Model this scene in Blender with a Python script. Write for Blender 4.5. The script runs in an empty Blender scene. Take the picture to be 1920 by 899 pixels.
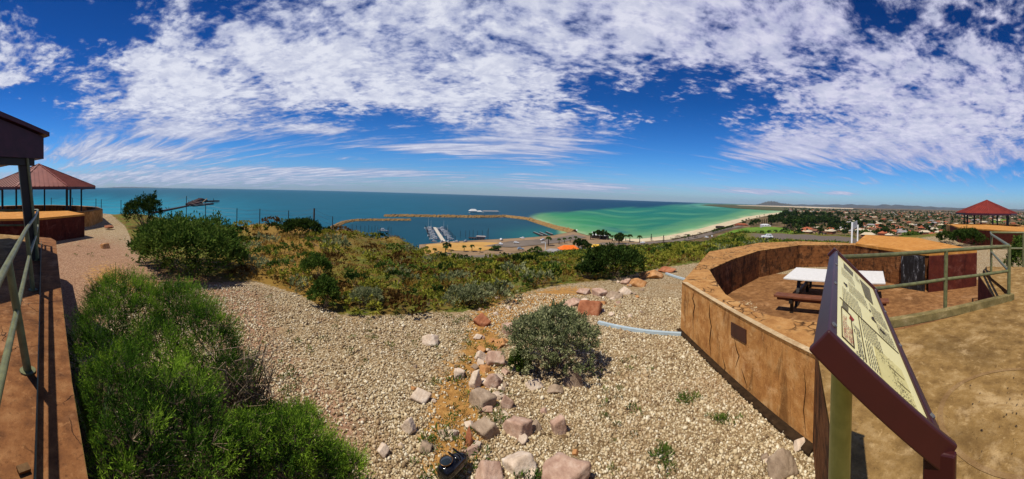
import bpy, bmesh, math, random
import numpy as np
from mathutils import Vector, Matrix

# ------------------------------------------------------------------ camera, sky, sun, exposure
SC = bpy.context.scene
COL = SC.collection
EYE = 2.8                                   # eye height over the gravel (the viewing platform is at 1.2)
F = 620.0                                   # pixels per radian of the 1920 px wide panorama
YC, ROLL, PITCH = 373.2, 21.1 / F, 6.0 / F

_cr, _sr, _cp, _sp = math.cos(ROLL), math.sin(ROLL), math.cos(PITCH), math.sin(PITCH)
_R0 = np.array([1.0, 0, 0]); _F0 = np.array([0, _cp, -_sp]); _U0 = np.cross(_R0, _F0)
CR, CU, CF = _R0 * _cr + _U0 * _sr, _U0 * _cr - _R0 * _sr, _F0

cam = bpy.data.cameras.new('camera'); camo = bpy.data.objects.new('camera', cam); COL.objects.link(camo)
SC.render.engine = 'CYCLES'
cam.type = 'PANO'; cam.panorama_type = 'CENTRAL_CYLINDRICAL'
cam.central_cylindrical_range_u_min = -960 / F
cam.central_cylindrical_range_u_max = 960 / F
cam.central_cylindrical_range_v_min = (YC - 899) / F
cam.central_cylindrical_range_v_max = YC / F
cam.central_cylindrical_radius = 1.0
cam.clip_start = 0.02; cam.clip_end = 200000
m = Matrix.Identity(4)
for i in range(3):
    m[i][0], m[i][1], m[i][2] = CR[i], CU[i], -CF[i]
m[0][3], m[1][3], m[2][3] = 0, 0, EYE
camo.matrix_world = m
SC.camera = camo
SC.render.resolution_x, SC.render.resolution_y = 1024, 479
SC.view_settings.view_transform = 'Standard'; SC.view_settings.look = 'None'
SC.view_settings.gamma = 1; SC.view_settings.use_curve_mapping = False
SC.view_settings.exposure = 0.0
SC.cycles.max_bounces = 5; SC.cycles.diffuse_bounces = 2; SC.cycles.glossy_bounces = 2
SC.cycles.transmission_bounces = 2; SC.cycles.transparent_max_bounces = 4
SC.cycles.use_denoising = True

SUN_EL, SUN_AZ = math.radians(60), math.radians(-122)      # azimuth from +Y towards +X
sd = Vector((math.sin(SUN_AZ) * math.cos(SUN_EL), math.cos(SUN_AZ) * math.cos(SUN_EL), math.sin(SUN_EL)))
sl = bpy.data.lights.new('sun', 'SUN'); sl.energy = 5.0; sl.angle = math.radians(0.5); sl.color = (1.0, 0.93, 0.80)
so = bpy.data.objects.new('sun', sl); COL.objects.link(so); so.location = sd * 100
so.rotation_euler = sd.to_track_quat('Z', 'Y').to_euler()

def ray(px, py):
    th = (px - 960) / F; t = (YC - py) / F
    return CR * math.sin(th) + CF * math.cos(th) + CU * t
def hor(px):                                 # row of the true horizon at a column
    th = (px - 960) / F
    return YC + 21.1 * math.sin(th) - 6.0 * math.cos(th)
def gp(px, py, z=0.0, rmax=28000.0):         # where a sight line meets the level z
    d = ray(px, py); hh = math.hypot(d[0], d[1])
    r = rmax if d[2] * (z - EYE) <= 0 else min(rmax, (z - EYE) / d[2] * hh)
    return (d[0] / hh * r, d[1] / hh * r, z)
def at(px, py, r):
    d = ray(px, py); k = r / math.hypot(d[0], d[1])
    return (d[0] * k, d[1] * k, d[2] * k + EYE)
def col_at(px, r, z=0.0):                    # point at distance r in the direction of a column
    d = ray(px, hor(px)); k = r / math.hypot(d[0], d[1])
    return (d[0] * k, d[1] * k, z)

# ---- sky: Nishita + broken altocumulus laid on a high plane
W = bpy.data.worlds.new('World'); SC.world = W; W.use_nodes = True
nt = W.node_tree; nt.nodes.clear()
class NT:
    def __init__(s, tree): s.t = tree
    def n(s, typ, **kw):
        o = s.t.nodes.new(typ)
        for k, v in kw.items(): setattr(o, k, v)
        return o
    def put(s, sock, v):
        if isinstance(v, bpy.types.NodeSocket): s.t.links.new(v, sock)
        elif v is not None: sock.default_value = v
    def math(s, op, a, b=None, c=None, clamp=False):
        o = s.n('ShaderNodeMath', operation=op, use_clamp=clamp)
        s.put(o.inputs[0], a); s.put(o.inputs[1], b)
        if c is not None: s.put(o.inputs[2], c)
        return o.outputs[0]
    def noise(s, vec, scale, detail=4, rough=0.55, dist=0.0, dim='3D', w=None, lac=2.0):
        o = s.n('ShaderNodeTexNoise', noise_dimensions=dim)
        s.put(o.inputs['Vector'], vec); s.put(o.inputs['Scale'], scale); s.put(o.inputs['Detail'], detail)
        s.put(o.inputs['Roughness'], rough); s.put(o.inputs['Distortion'], dist); s.put(o.inputs['Lacunarity'], lac)
        if w is not None: s.put(o.inputs['W'], w)
        return o.outputs[0]
    def ramp(s, fac, stops, interp='LINEAR'):
        o = s.n('ShaderNodeValToRGB'); s.put(o.inputs[0], fac); cr = o.color_ramp; cr.interpolation = interp
        while len(cr.elements) < len(stops): cr.elements.new(0.5)
        for e, (p, c) in zip(cr.elements, stops):
            e.position = p; e.color = (*c, 1) if len(c) == 3 else c
        return o.outputs[0]
    def mix(s, fac, a, b, mode='MIX'):
        o = s.n('ShaderNodeMix', data_type='RGBA', blend_type=mode)
        s.put(o.inputs[0], fac)
        for i, v in ((6, a), (7, b)):
            if isinstance(v, tuple) and len(v) == 3: v = (*v, 1)
            s.put(o.inputs[i], v)
        return o.outputs[2]
    def step(s, x, lo, hi):
        o = s.n('ShaderNodeMapRange', interpolation_type='SMOOTHSTEP'); s.put(o.inputs[0], x)
        s.put(o.inputs[1], lo); s.put(o.inputs[2], hi); return o.outputs[0]
    def mapping(s, vec, scale=(1, 1, 1), rot=(0, 0, 0), loc=(0, 0, 0)):
        o = s.n('ShaderNodeMapping'); s.put(o.inputs[0], vec); o.inputs['Scale'].default_value = scale
        o.inputs['Rotation'].default_value = rot; o.inputs['Location'].default_value = loc; return o.outputs[0]

N = NT(nt)
tc = N.n('ShaderNodeTexCoord').outputs['Generated']
sep = N.n('ShaderNodeSeparateXYZ'); N.put(sep.inputs[0], tc)
X, Y, Z = sep.outputs
hyp = N.math('SQRT', N.math('ADD', N.math('MULTIPLY', X, X), N.math('MULTIPLY', Y, Y)))
az = N.math('ARCTAN2', X, Y); tt = N.math('DIVIDE', Z, N.math('MAXIMUM', hyp, 0.01))
zz = N.math('ADD', N.math('MAXIMUM', Z, 0.0), 0.10)
comb = N.n('ShaderNodeCombineXYZ')
N.put(comb.inputs[0], N.math('DIVIDE', X, zz)); N.put(comb.inputs[1], N.math('DIVIDE', Y, zz))
Q = comb.outputs[0]
# where the cloud fields are: (column, row, half width, half height, amount) of the panorama turned into bearing and slope
fields = [(450, 150, 300, 85, 1.0), (300, 190, 200, 60, .75), (40, 95, 130, 55, .85), (640, 80, 300, 110, .95), (820, 170, 170, 70, .8),
          (1010, 250, 120, 55, 1.05), (900, 60, 330, 90, .75), (1150, 60, 230, 90, .80), (1500, 70, 220, 80, .75),
          (1640, 215, 250, 62, 1.1), (1450, 280, 120, 30, .9), (1850, 160, 230, 110, .95), (1330, 20, 360, 70, .85), (1750, 290, 200, 30, .7),
          (230, 288, 190, 20, 1.15), (320, 334, 420, 15, 1.0), (10, 152, 50, 16, .8), (600, 243, 55, 11, .95), (820, 278, 120, 12, 1.05),
          (640, 322, 260, 8, .9), (1080, 350, 150, 10, .95), (1420, 359, 100, 7, .9), (1580, 362, 34, 4, .8), (1640, 343, 30, 5, .3), (130, 255, 90, 14, .3), (350, 247, 100, 13, .85),
          (150, 55, 75, 55, -1.6), (370, 118, 28, 28, -.5), (690, 222, 140, 30, -.75), (60, 200, 70, 55, -.8), (1265, 200, 110, 75, -.75),
          (1640, 30, 70, 40, -.5), (1180, 150, 70, 40, -.1)]
cov = None
for (px, py, sx, sy, a) in fields:
    u = N.math('MULTIPLY', N.math('SUBTRACT', az, (px - 960) / F), F / sx)
    v = N.math('MULTIPLY', N.math('SUBTRACT', tt, (hor(px) - py) / F), F / sy)
    e = N.math('MULTIPLY', N.math('EXPONENT', N.math('MULTIPLY', N.math('ADD', N.math('MULTIPLY', u, u), N.math('MULTIPLY', v, v)), -1.0)), a)
    cov = e if cov is None else N.math('ADD', cov, e)
cov = N.math('MULTIPLY', N.math('MINIMUM', cov, 1.3), 0.80)
warp = N.n('ShaderNodeVectorMath', operation='ADD')
wn = N.n('ShaderNodeTexNoise'); N.put(wn.inputs[0], Q); wn.inputs['Scale'].default_value = 1.1; wn.inputs['Detail'].default_value = 3
wsc = N.n('ShaderNodeVectorMath', operation='SCALE'); N.put(wsc.inputs[0], wn.outputs[1]); wsc.inputs['Scale'].default_value = 0.22
N.put(warp.inputs[0], Q); N.put(warp.inputs[1], wsc.outputs[0])
QW = warp.outputs[0]
big = N.noise(N.mapping(QW, (1.0, 1.0, 1)), 1.15, 5, 0.55)
cell = N.noise(QW, 4.8, 3, 0.55)
fine = N.noise(N.mapping(QW, (1.0, 1.15, 1)), 13.0, 6, 0.62)
wisp = N.noise(N.mapping(Q, (0.7, 3.2, 1), (0, 0, 0.35)), 1.6, 6, 0.62, 0.6)
tex = N.math('ADD', N.math('MULTIPLY', N.math('SUBTRACT', big, .5), 2.0), N.math('ADD', N.math('MULTIPLY', N.math('SUBTRACT', cell, .5), 2.3), N.math('MULTIPLY', N.math('SUBTRACT', fine, .5), 2.0)))
texw = N.math('MULTIPLY', N.math('SUBTRACT', wisp, .5), 2.2)
low = N.step(tt, 0.28, 0.12)
texm = N.n('ShaderNodeMix'); N.put(texm.inputs[0], low); N.put(texm.inputs[2], tex); N.put(texm.inputs[3], texw)
dens = N.step(N.math('ADD', cov, texm.outputs[0]), 0.08, 0.84)
thick = N.step(N.math('ADD', N.math('MULTIPLY', cov, .55), N.math('MULTIPLY', texm.outputs[0], 0.9)), 0.10, 0.85)
sky = N.n('ShaderNodeTexSky', sky_type='NISHITA', sun_disc=False, sun_elevation=SUN_EL, sun_rotation=SUN_AZ, altitude=60, air_density=1.0, dust_density=0.3, ozone_density=2.5)
hs = N.n('ShaderNodeHueSaturation'); N.put(hs.inputs['Color'], sky.outputs[0]); hs.inputs['Saturation'].default_value = 1.35; hs.inputs['Value'].default_value = 1.0
skyc = N.mix(1.0, hs.outputs[0], N.ramp(tt, [(0.0, (.62, .88, 1.42)), (0.05, (.50, .82, 1.35)), (0.12, (.36, .76, 1.28)), (0.30, (.14, .48, .90)), (0.60, (.07, .31, .62))]), 'MULTIPLY')
cloudc = N.mix(thick, (3.6, 4.1, 6.6), (9.0, 9.2, 10.2))
cloudc = N.mix(N.math('MULTIPLY', N.step(az, -0.2, 0.9), 0.32), cloudc, (6.4, 5.7, 8.6))
final = N.mix(N.math('MULTIPLY', dens, 0.93), skyc, cloudc)
shade = N.step(N.noise(QW, 8.0, 5, .6, 0.3), .40, .66)
final = N.mix(N.math('MULTIPLY', dens, 0.93), skyc, N.mix(N.math('MULTIPLY', shade, .55), cloudc, (5.3, 5.7, 7.6)))
bg = N.n('ShaderNodeBackground'); N.put(bg.inputs[0], final); bg.inputs[1].default_value = 0.09
out = N.n('ShaderNodeOutputWorld'); nt.links.new(bg.outputs[0], out.inputs[0])

# ------------------------------------------------------------------ helpers
random.seed(7)
RNG = np.random.default_rng(11)

TONE = [None]                                # leaf tone of the mesh about to be linked
def obj(name, verts, faces, mat=None, parent=None, smooth=False, midx=None):
    me = bpy.data.meshes.new(name)
    if isinstance(verts, np.ndarray) and isinstance(faces, np.ndarray):
        nf, k = faces.shape
        me.vertices.add(len(verts)); me.vertices.foreach_set('co', verts.astype(np.float32).ravel())
        me.loops.add(nf * k); me.loops.foreach_set('vertex_index', faces.astype(np.int32).ravel())
        me.polygons.add(nf); me.polygons.foreach_set('loop_start', (np.arange(nf) * k).astype(np.int32))
        me.update(calc_edges=True)
    else:
        me.from_pydata([tuple(v) for v in verts], [], [tuple(f) for f in faces])
    for mm in (mat if isinstance(mat, (list, tuple)) else [mat]):
        if mm is not None: me.materials.append(mm)
    if midx is not None: me.polygons.foreach_set('material_index', np.asarray(midx, dtype=np.int32))
    if smooth: me.polygons.foreach_set('use_smooth', np.ones(len(me.polygons), dtype=bool))
    me.update()
    if isinstance(verts, np.ndarray) and TONE[0] is not None and len(TONE[0]) == len(verts):
        me.attributes.new('tone', 'FLOAT', 'POINT').data.foreach_set('value', TONE[0].astype(np.float32)); TONE[0] = None
    o = bpy.data.objects.new(name, me); COL.objects.link(o)
    if parent is not None: o.parent = parent
    return o

def tag(o, label=None, cat=None, group=None, kind=None):
    if label: o['label'] = label
    if cat: o['category'] = cat
    if group: o['group'] = group
    if kind: o['kind'] = kind
    return o

def thing(name, label, cat, loc=(0, 0, 0), rz=0.0, group=None):
    o = bpy.data.objects.new(name, None); COL.objects.link(o); o.location = loc; o.rotation_euler = (0, 0, rz)
    o.empty_display_size = 0.1
    return tag(o, label, cat, group)

def copy_thing(o, loc, rz=None, scale=None, label=None, group=None):
    c = o.copy(); COL.objects.link(c); c.location = loc
    if rz is not None: c.rotation_euler = (c.rotation_euler[0], c.rotation_euler[1], rz)
    if scale is not None: c.scale = (scale,) * 3 if not isinstance(scale, tuple) else scale
    if label: c['label'] = label
    if group: c['group'] = group
    for ch in list(o.children):
        d = ch.copy(); COL.objects.link(d); d.parent = c
        for g in list(ch.children):
            e = g.copy(); COL.objects.link(e); e.parent = d
    return c

class MB:
    def __init__(s): s.v, s.f, s.m = [], [], []
    def add(s, vs, fs, mi=0):
        b = len(s.v); s.v += [tuple(v) for v in vs]; s.f += [tuple(i + b for i in f) for f in fs]; s.m += [mi] * len(fs); return s
    def box(s, c, size, rz=0.0, mi=0):
        hx, hy, hz = size[0] / 2, size[1] / 2, size[2] / 2; ca, sa = math.cos(rz), math.sin(rz)
        vs = [(c[0] + x * ca - y * sa, c[1] + x * sa + y * ca, c[2] + z) for z in (-hz, hz) for x, y in ((-hx, -hy), (hx, -hy), (hx, hy), (-hx, hy))]
        return s.add(vs, [(3, 2, 1, 0), (4, 5, 6, 7), (0, 1, 5, 4), (1, 2, 6, 5), (2, 3, 7, 6), (3, 0, 4, 7)], mi)
    def prism(s, poly, z0, z1, mi=0):
        n = len(poly); z0 = [z0] * n if not hasattr(z0, '__len__') else z0; z1 = [z1] * n if not hasattr(z1, '__len__') else z1
        area = sum(poly[i][0] * poly[(i + 1) % n][1] - poly[(i + 1) % n][0] * poly[i][1] for i in range(n))
        idx = list(range(n)) if area > 0 else list(range(n))[::-1]
        p = [poly[i] for i in idx]; a = [z0[i] for i in idx]; b = [z1[i] for i in idx]
        vs = [(q[0], q[1], z) for q, z in zip(p, a)] + [(q[0], q[1], z) for q, z in zip(p, b)]
        return s.add(vs, [tuple(range(n))[::-1], tuple(range(n, 2 * n))] + [(i, (i + 1) % n, n + (i + 1) % n, n + i) for i in range(n)], mi)
    def tube(s, pts, r, n=8, mi=0, cap=True):
        pts = [Vector(p) for p in pts]; rs = [r] * len(pts) if not hasattr(r, '__len__') else r
        vs, fs = [], []
        for i, p in enumerate(pts):
            d = (pts[min(i + 1, len(pts) - 1)] - pts[max(i - 1, 0)]).normalized()
            a = d.cross(Vector((0, 0, 1)) if abs(d.z) < 0.95 else Vector((1, 0, 0))).normalized(); b = d.cross(a)
            for k in range(n):
                t = 2 * math.pi * k / n; vs.append(p + (a * math.cos(t) + b * math.sin(t)) * rs[i])
        for i in range(len(pts) - 1):
            for k in range(n): fs.append((i * n + k, i * n + (k + 1) % n, (i + 1) * n + (k + 1) % n, (i + 1) * n + k))
        if cap: fs += [tuple(range(n)), tuple(range((len(pts) - 1) * n, len(pts) * n))[::-1]]
        return s.add(vs, fs, mi)
    def beam(s, p0, p1, w, h, mi=0):            # rectangular bar between two points
        p0, p1 = Vector(p0), Vector(p1); d = (p1 - p0).normalized()
        a = d.cross(Vector((0, 0, 1)) if abs(d.z) < 0.98 else Vector((0, 1, 0))).normalized(); b = a.cross(d)
        vs = [p + a * sx * w / 2 + b * sy * h / 2 for p in (p0, p1) for sx, sy in ((-1, -1), (1, -1), (1, 1), (-1, 1))]
        return s.add(vs, [(3, 2, 1, 0), (4, 5, 6, 7), (0, 1, 5, 4), (1, 2, 6, 5), (2, 3, 7, 6), (3, 0, 4, 7)], mi)
    def build(s, name, mat, parent=None, smooth=False):
        return obj(name, s.v, s.f, mat, parent, smooth, s.m if any(s.m) else None)

def bevel(o, w=0.01, seg=2):
    md = o.modifiers.new('edge', 'BEVEL'); md.width = w; md.segments = seg; md.limit_method = 'ANGLE'; return o

# ------------------------------------------------------------------ materials
def new_mat(name):
    m = bpy.data.materials.new(name); m.use_nodes = True; m.node_tree.nodes.clear(); return m, NT(m.node_tree)
def finish(N, col, rough=0.8, spec=0.3, bump=None, bstr=0.3, bdist=0.02, metal=0.0):
    p = N.n('ShaderNodeBsdfPrincipled')
    if isinstance(col, tuple) and len(col) == 3: col = (*col, 1)
    N.put(p.inputs['Base Color'], col); N.put(p.inputs['Roughness'], rough); p.inputs['Specular IOR Level'].default_value = spec
    p.inputs['Metallic'].default_value = metal
    if bump is not None:
        b = N.n('ShaderNodeBump'); N.put(b.inputs['Height'], bump); b.inputs['Strength'].default_value = bstr; b.inputs['Distance'].default_value = bdist
        N.put(p.inputs['Normal'], b.outputs[0])
    o = N.n('ShaderNodeOutputMaterial'); N.t.links.new(p.outputs[0], o.inputs[0]); return p
def pos(N): return N.n('ShaderNodeNewGeometry').outputs['Position']
def simple(name, c1, c2=None, scale=6.0, rough=0.7, spec=0.3, metal=0.0, bstr=0.15, bdist=0.01):
    m, N = new_mat(name); c2 = c2 or tuple(x * 0.7 for x in c1)
    n = N.noise(N.n('ShaderNodeTexCoord').outputs['Object'], scale, 6, 0.6)
    finish(N, N.ramp(n, [(0.3, c2), (0.7, c1)]), rough, spec, n, bstr, bdist, metal); return m

def concrete(name, base, dark, light, crack=6.0, streak=True, stain=0.6, crackw=0.012, board=False):
    m, N = new_mat(name); P = pos(N)
    big = N.noise(P, 0.9, 6, 0.62, 0.3); mid = N.noise(P, 5.0, 8, 0.65); fine = N.noise(P, 60, 4, 0.7)
    c = N.ramp(mid, [(0.28, dark), (0.52, base), (0.75, light)])
    st = N.noise(N.mapping(P, (2.4, 2.4, 0.55)), 1.5, 8, 0.68, 0.8)
    if streak: c = N.mix(N.math('MULTIPLY', N.step(st, 0.50, 0.66), stain), c, tuple(x * 0.25 for x in dark))
    c = N.mix(N.math('MULTIPLY', N.step(big, 0.5, 0.7), stain * 0.6), c, tuple(x * 0.45 for x in dark))
    c = N.mix(N.math('MULTIPLY', N.step(N.noise(P, 1.7, 7, 0.7, 0.6), 0.54, 0.68), 0.6), c, tuple(min(1, x * 1.18 + .03) for x in light))
    c = N.mix(N.math('MULTIPLY', N.step(fine, 0.5, 0.75), 0.30), c, dark)
    spk = N.noise(P, 24, 6, 0.75); c = N.mix(N.math('MULTIPLY', N.step(spk, 0.54, 0.68), 0.55), c, tuple(x * 0.5 for x in dark))
    c = N.mix(N.math('MULTIPLY', N.step(N.noise(P, 13, 6, 0.7, 0.5), 0.56, 0.70), 0.5), c, tuple(min(1, x * 1.25) for x in light))
    h = N.math('ADD', N.math('MULTIPLY', mid, 0.5), N.math('MULTIPLY', fine, 0.3))
    if crack:
        wn = N.n('ShaderNodeTexNoise'); N.put(wn.inputs[0], P); wn.inputs['Scale'].default_value = 3; wn.inputs['Detail'].default_value = 4
        ad = N.n('ShaderNodeVectorMath', operation='ADD'); sc = N.n('ShaderNodeVectorMath', operation='SCALE')
        N.put(sc.inputs[0], wn.outputs[1]); sc.inputs['Scale'].default_value = 0.25; N.put(ad.inputs[0], P); N.put(ad.inputs[1], sc.outputs[0])
        vo = N.n('ShaderNodeTexVoronoi', feature='DISTANCE_TO_EDGE'); N.put(vo.inputs['Vector'], ad.outputs[0]); vo.inputs['Scale'].default_value = crack
        k = N.math('MULTIPLY', N.step(vo.outputs[0], crackw * crack / 6, 0.0), N.step(N.noise(P, 1.7, 2), 0.42, 0.56))
        c = N.mix(k, c, tuple(x * 0.2 for x in dark)); h = N.math('SUBTRACT', h, N.math('MULTIPLY', k, 0.6))
    if board:                                    # marks of the formwork boards
        sp = N.n('ShaderNodeSeparateXYZ'); N.put(sp.inputs[0], P)
        fr = N.math('FRACT', N.math('MULTIPLY', sp.outputs[2], 7.0)); ln = N.step(N.math('ABSOLUTE', N.math('SUBTRACT', fr, 0.5)), 0.08, 0.0)
        h = N.math('SUBTRACT', h, N.math('MULTIPLY', ln, 0.5)); c = N.mix(N.math('MULTIPLY', ln, 0.55), c, tuple(x * 0.35 for x in dark))
        c = N.mix(N.math('MULTIPLY', N.step(N.noise(P, 3.0, 6, 0.7), 0.5, 0.62), 0.75), c, (0.022, 0.012, 0.007))
    finish(N, c, 0.9, 0.15, h, 0.6, 0.03); return m

M = {}
M['wall_ochre'] = concrete('ochre_concrete', (0.50, 0.235, 0.070), (0.30, 0.115, 0.032), (0.62, 0.37, 0.155), 0, stain=0.62)
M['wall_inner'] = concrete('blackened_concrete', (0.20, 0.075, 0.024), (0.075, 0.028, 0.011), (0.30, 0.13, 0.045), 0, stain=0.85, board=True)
M['top_crack'] = concrete('cracked_render', (0.42, 0.21, 0.066), (0.27, 0.115, 0.032), (0.50, 0.29, 0.115), 5.0, streak=False, stain=0.35, crackw=0.13)
M['floor_ochre'] = concrete('ochre_floor', (0.265, 0.158, 0.052), (0.115, 0.060, 0.018), (0.42, 0.285, 0.13), 0, streak=False, stain=0.75)
M['floor_red'] = concrete('red_brown_floor', (0.24, 0.112, 0.040), (0.115, 0.048, 0.018), (0.36, 0.19, 0.075), 0, streak=False, stain=0.75)
M['slab_orange'] = concrete('orange_roof_slab', (0.50, 0.22, 0.045), (0.36, 0.14, 0.028), (0.56, 0.29, 0.085), 0, streak=False, stain=0.3)
M['wall_red'] = concrete('dark_red_painted_concrete', (0.085, 0.016, 0.010), (0.05, 0.010, 0.007), (0.12, 0.028, 0.014), 0, stain=0.5)
M['ledge'] = concrete('red_brown_ledge', (0.20, 0.082, 0.028), (0.075, 0.029, 0.012), (0.30, 0.15, 0.06), 1.4, streak=False, stain=0.8, crackw=0.03)
M['pale_band'] = concrete('pale_rim', (0.50, 0.36, 0.20), (0.34, 0.21, 0.10), (0.58, 0.45, 0.28), 0, streak=False, stain=0.3)
M['green_paint'] = simple('green_pipe_paint', (0.165, 0.172, 0.070), (0.08, 0.082, 0.035), 14, 0.45, 0.45)
M['maroon'] = simple('maroon_paint', (0.048, 0.007, 0.006), (0.030, 0.005, 0.005), 5, 0.40, 0.45)
M['maroon_dark'] = simple('dark_maroon_steel', (0.060, 0.012, 0.028), (0.030, 0.006, 0.015), 4, 0.45, 0.4)
M['roof_red'] = simple('red_roof_steel', (0.24, 0.036, 0.022), (0.17, 0.024, 0.015), 1.5, 0.5, 0.35)
M['roof_pink'] = simple('faded_red_roof_steel', (0.26, 0.075, 0.052), (0.17, 0.042, 0.030), 1.5, 0.55, 0.3)
M['black_steel'] = simple('black_brown_steel', (0.020, 0.014, 0.011), (0.010, 0.007, 0.006), 6, 0.5, 0.4)
M['timber'] = simple('red_brown_timber', (0.20, 0.070, 0.030), (0.11, 0.036, 0.016), 5, 0.6, 0.3)
M['white_top'] = simple('white_table_laminate', (0.72, 0.70, 0.66), (0.60, 0.58, 0.54), 14, 0.5, 0.4)
M['white'] = simple('white_paint', (0.78, 0.79, 0.80), (0.66, 0.67, 0.68), 2, 0.45, 0.4)
M['pale_blue'] = simple('pale_blue_plastic', (0.44, 0.53, 0.57), (0.34, 0.42, 0.46), 3, 0.5, 0.4)
M['glass'] = simple('dark_glass', (0.02, 0.03, 0.035), (0.015, 0.02, 0.025), 3, 0.08, 0.6)
M['tyre'] = simple('tyre_rubber', (0.02, 0.02, 0.02), (0.015, 0.015, 0.015), 8, 0.8, 0.2)
M['black_gloss'] = simple('black_gloss_plastic', (0.008, 0.008, 0.009), (0.004, 0.004, 0.004), 6, 0.12, 0.6)
M['brass'] = simple('brown_brass_rim', (0.20, 0.11, 0.04), (0.10, 0.05, 0.02), 20, 0.35, 0.5, 0.7)
M['wire'] = simple('galvanised_wire', (0.14, 0.14, 0.15), (0.09, 0.09, 0.1), 8, 0.5, 0.4)
M['rust'] = simple('rusty_iron', (0.060, 0.020, 0.013), (0.016, 0.007, 0.006), 0.25, 0.8, 0.2)
M['plaque'] = simple('dark_plaque', (0.06, 0.017, 0.010), (0.035, 0.010, 0.007), 9, 0.4, 0.4)
M['bark'] = simple('bark', (0.11, 0.07, 0.04), (0.05, 0.03, 0.018), 9, 0.9, 0.1)
M['twig'] = simple('grey_twig', (0.30, 0.23, 0.16), (0.16, 0.11, 0.07), 20, 0.9, 0.1)
M['boat_white'] = simple('boat_white', (0.62, 0.62, 0.60), (0.46, 0.46, 0.46), 0.5, 0.35, 0.4)
M['pier'] = simple('pier_deck', (0.55, 0.50, 0.42), (0.42, 0.37, 0.30), 0.4, 0.8, 0.2)
M['pier_dark'] = simple('dark_pier_timber', (0.06, 0.04, 0.03), (0.03, 0.02, 0.016), 0.4, 0.8, 0.2)
M['rubble'] = simple('breakwater_rubble', (0.34, 0.215, 0.085), (0.16, 0.085, 0.03), 0.55, 0.95, 0.1, bstr=0.9, bdist=1.2)
M['roof_terracotta'] = simple('terracotta_tiles', (0.40, 0.115, 0.05), (0.28, 0.075, 0.035), 0.6, 0.8, 0.2)
M['roof_brown'] = simple('brown_tiles', (0.20, 0.095, 0.055), (0.13, 0.06, 0.035), 0.6, 0.8, 0.2)
M['roof_cream'] = simple('cream_roof_sheet', (0.55, 0.46, 0.32), (0.44, 0.36, 0.24), 0.6, 0.6, 0.3)
M['roof_grey'] = simple('grey_roof_sheet', (0.30, 0.28, 0.27), (0.22, 0.20, 0.20), 0.6, 0.6, 0.3)
M['roof_orange'] = simple('orange_roof_sheet', (0.80, 0.17, 0.015), (0.66, 0.12, 0.01), 0.6, 0.6, 0.3)
M['roof_yellow'] = simple('yellow_roof_sheet', (0.78, 0.48, 0.06), (0.66, 0.38, 0.04), 0.6, 0.6, 0.3)
M['house_wall'] = simple('cream_wall', (0.50, 0.36, 0.22), (0.36, 0.24, 0.14), 0.3, 0.85, 0.2)
M['brick_wall'] = simple('red_brick_wall', (0.24, 0.08, 0.045), (0.17, 0.055, 0.03), 0.8, 0.85, 0.2)

def leaf_mat(name, dark, mid, light, trans=0.3):
    m, N = new_mat(name)
    g = N.n('ShaderNodeNewGeometry'); ri = g.outputs['Random Per Island']
    tone = N.n('ShaderNodeAttribute', attribute_name='tone').outputs['Fac']      # young and old twigs; needle bushes also carry painted light and shade
    k = N.math('ADD', N.math('ADD', N.math('MULTIPLY', ri, .45), .275), tone, None, True)
    c = N.ramp(k, [(0.0, dark), (0.5, mid), (1.0, light)])
    d = N.n('ShaderNodeBsdfDiffuse'); t = N.n('ShaderNodeBsdfTranslucent'); mx = N.n('ShaderNodeMixShader'); mx.inputs[0].default_value = trans
    N.put(d.inputs[0], c); N.put(t.inputs[0], c); N.t.links.new(d.outputs[0], mx.inputs[1]); N.t.links.new(t.outputs[0], mx.inputs[2])
    o = N.n('ShaderNodeOutputMaterial'); N.t.links.new(mx.outputs[0], o.inputs[0]); return m
M['leaf_bright'] = leaf_mat('bright_green_needles', (0.014, 0.038, 0.007), (0.068, 0.150, 0.016), (0.25, 0.39, 0.035))
M['leaf_olive'] = leaf_mat('olive_leaves', (0.020, 0.048, 0.009), (0.070, 0.125, 0.020), (0.17, 0.23, 0.045))
M['leaf_dark'] = leaf_mat('dark_leaves', (0.008, 0.020, 0.005), (0.028, 0.054, 0.012), (0.075, 0.11, 0.022), 0.2)
M['leaf_grey'] = leaf_mat('grey_green_saltbush_leaves', (0.065, 0.082, 0.035), (0.20, 0.225, 0.10), (0.40, 0.40, 0.21), 0.25)
M['leaf_yellow'] = leaf_mat('yellow_green_scrub_leaves', (0.075, 0.095, 0.012), (0.215, 0.225, 0.028), (0.40, 0.37, 0.06), 0.25)
M['leaf_brown'] = leaf_mat('dry_brown_scrub_leaves', (0.06, 0.03, 0.010), (0.12, 0.065, 0.018), (0.19, 0.12, 0.035), 0.2)
M['grass_dry'] = leaf_mat('dry_grass', (0.13, 0.065, 0.014), (0.24, 0.14, 0.028), (0.34, 0.23, 0.05), 0.25)
M['pine'] = leaf_mat('pine_leaves', (0.010, 0.020, 0.008), (0.020, 0.036, 0.012), (0.036, 0.056, 0.016), 0.1)

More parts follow.
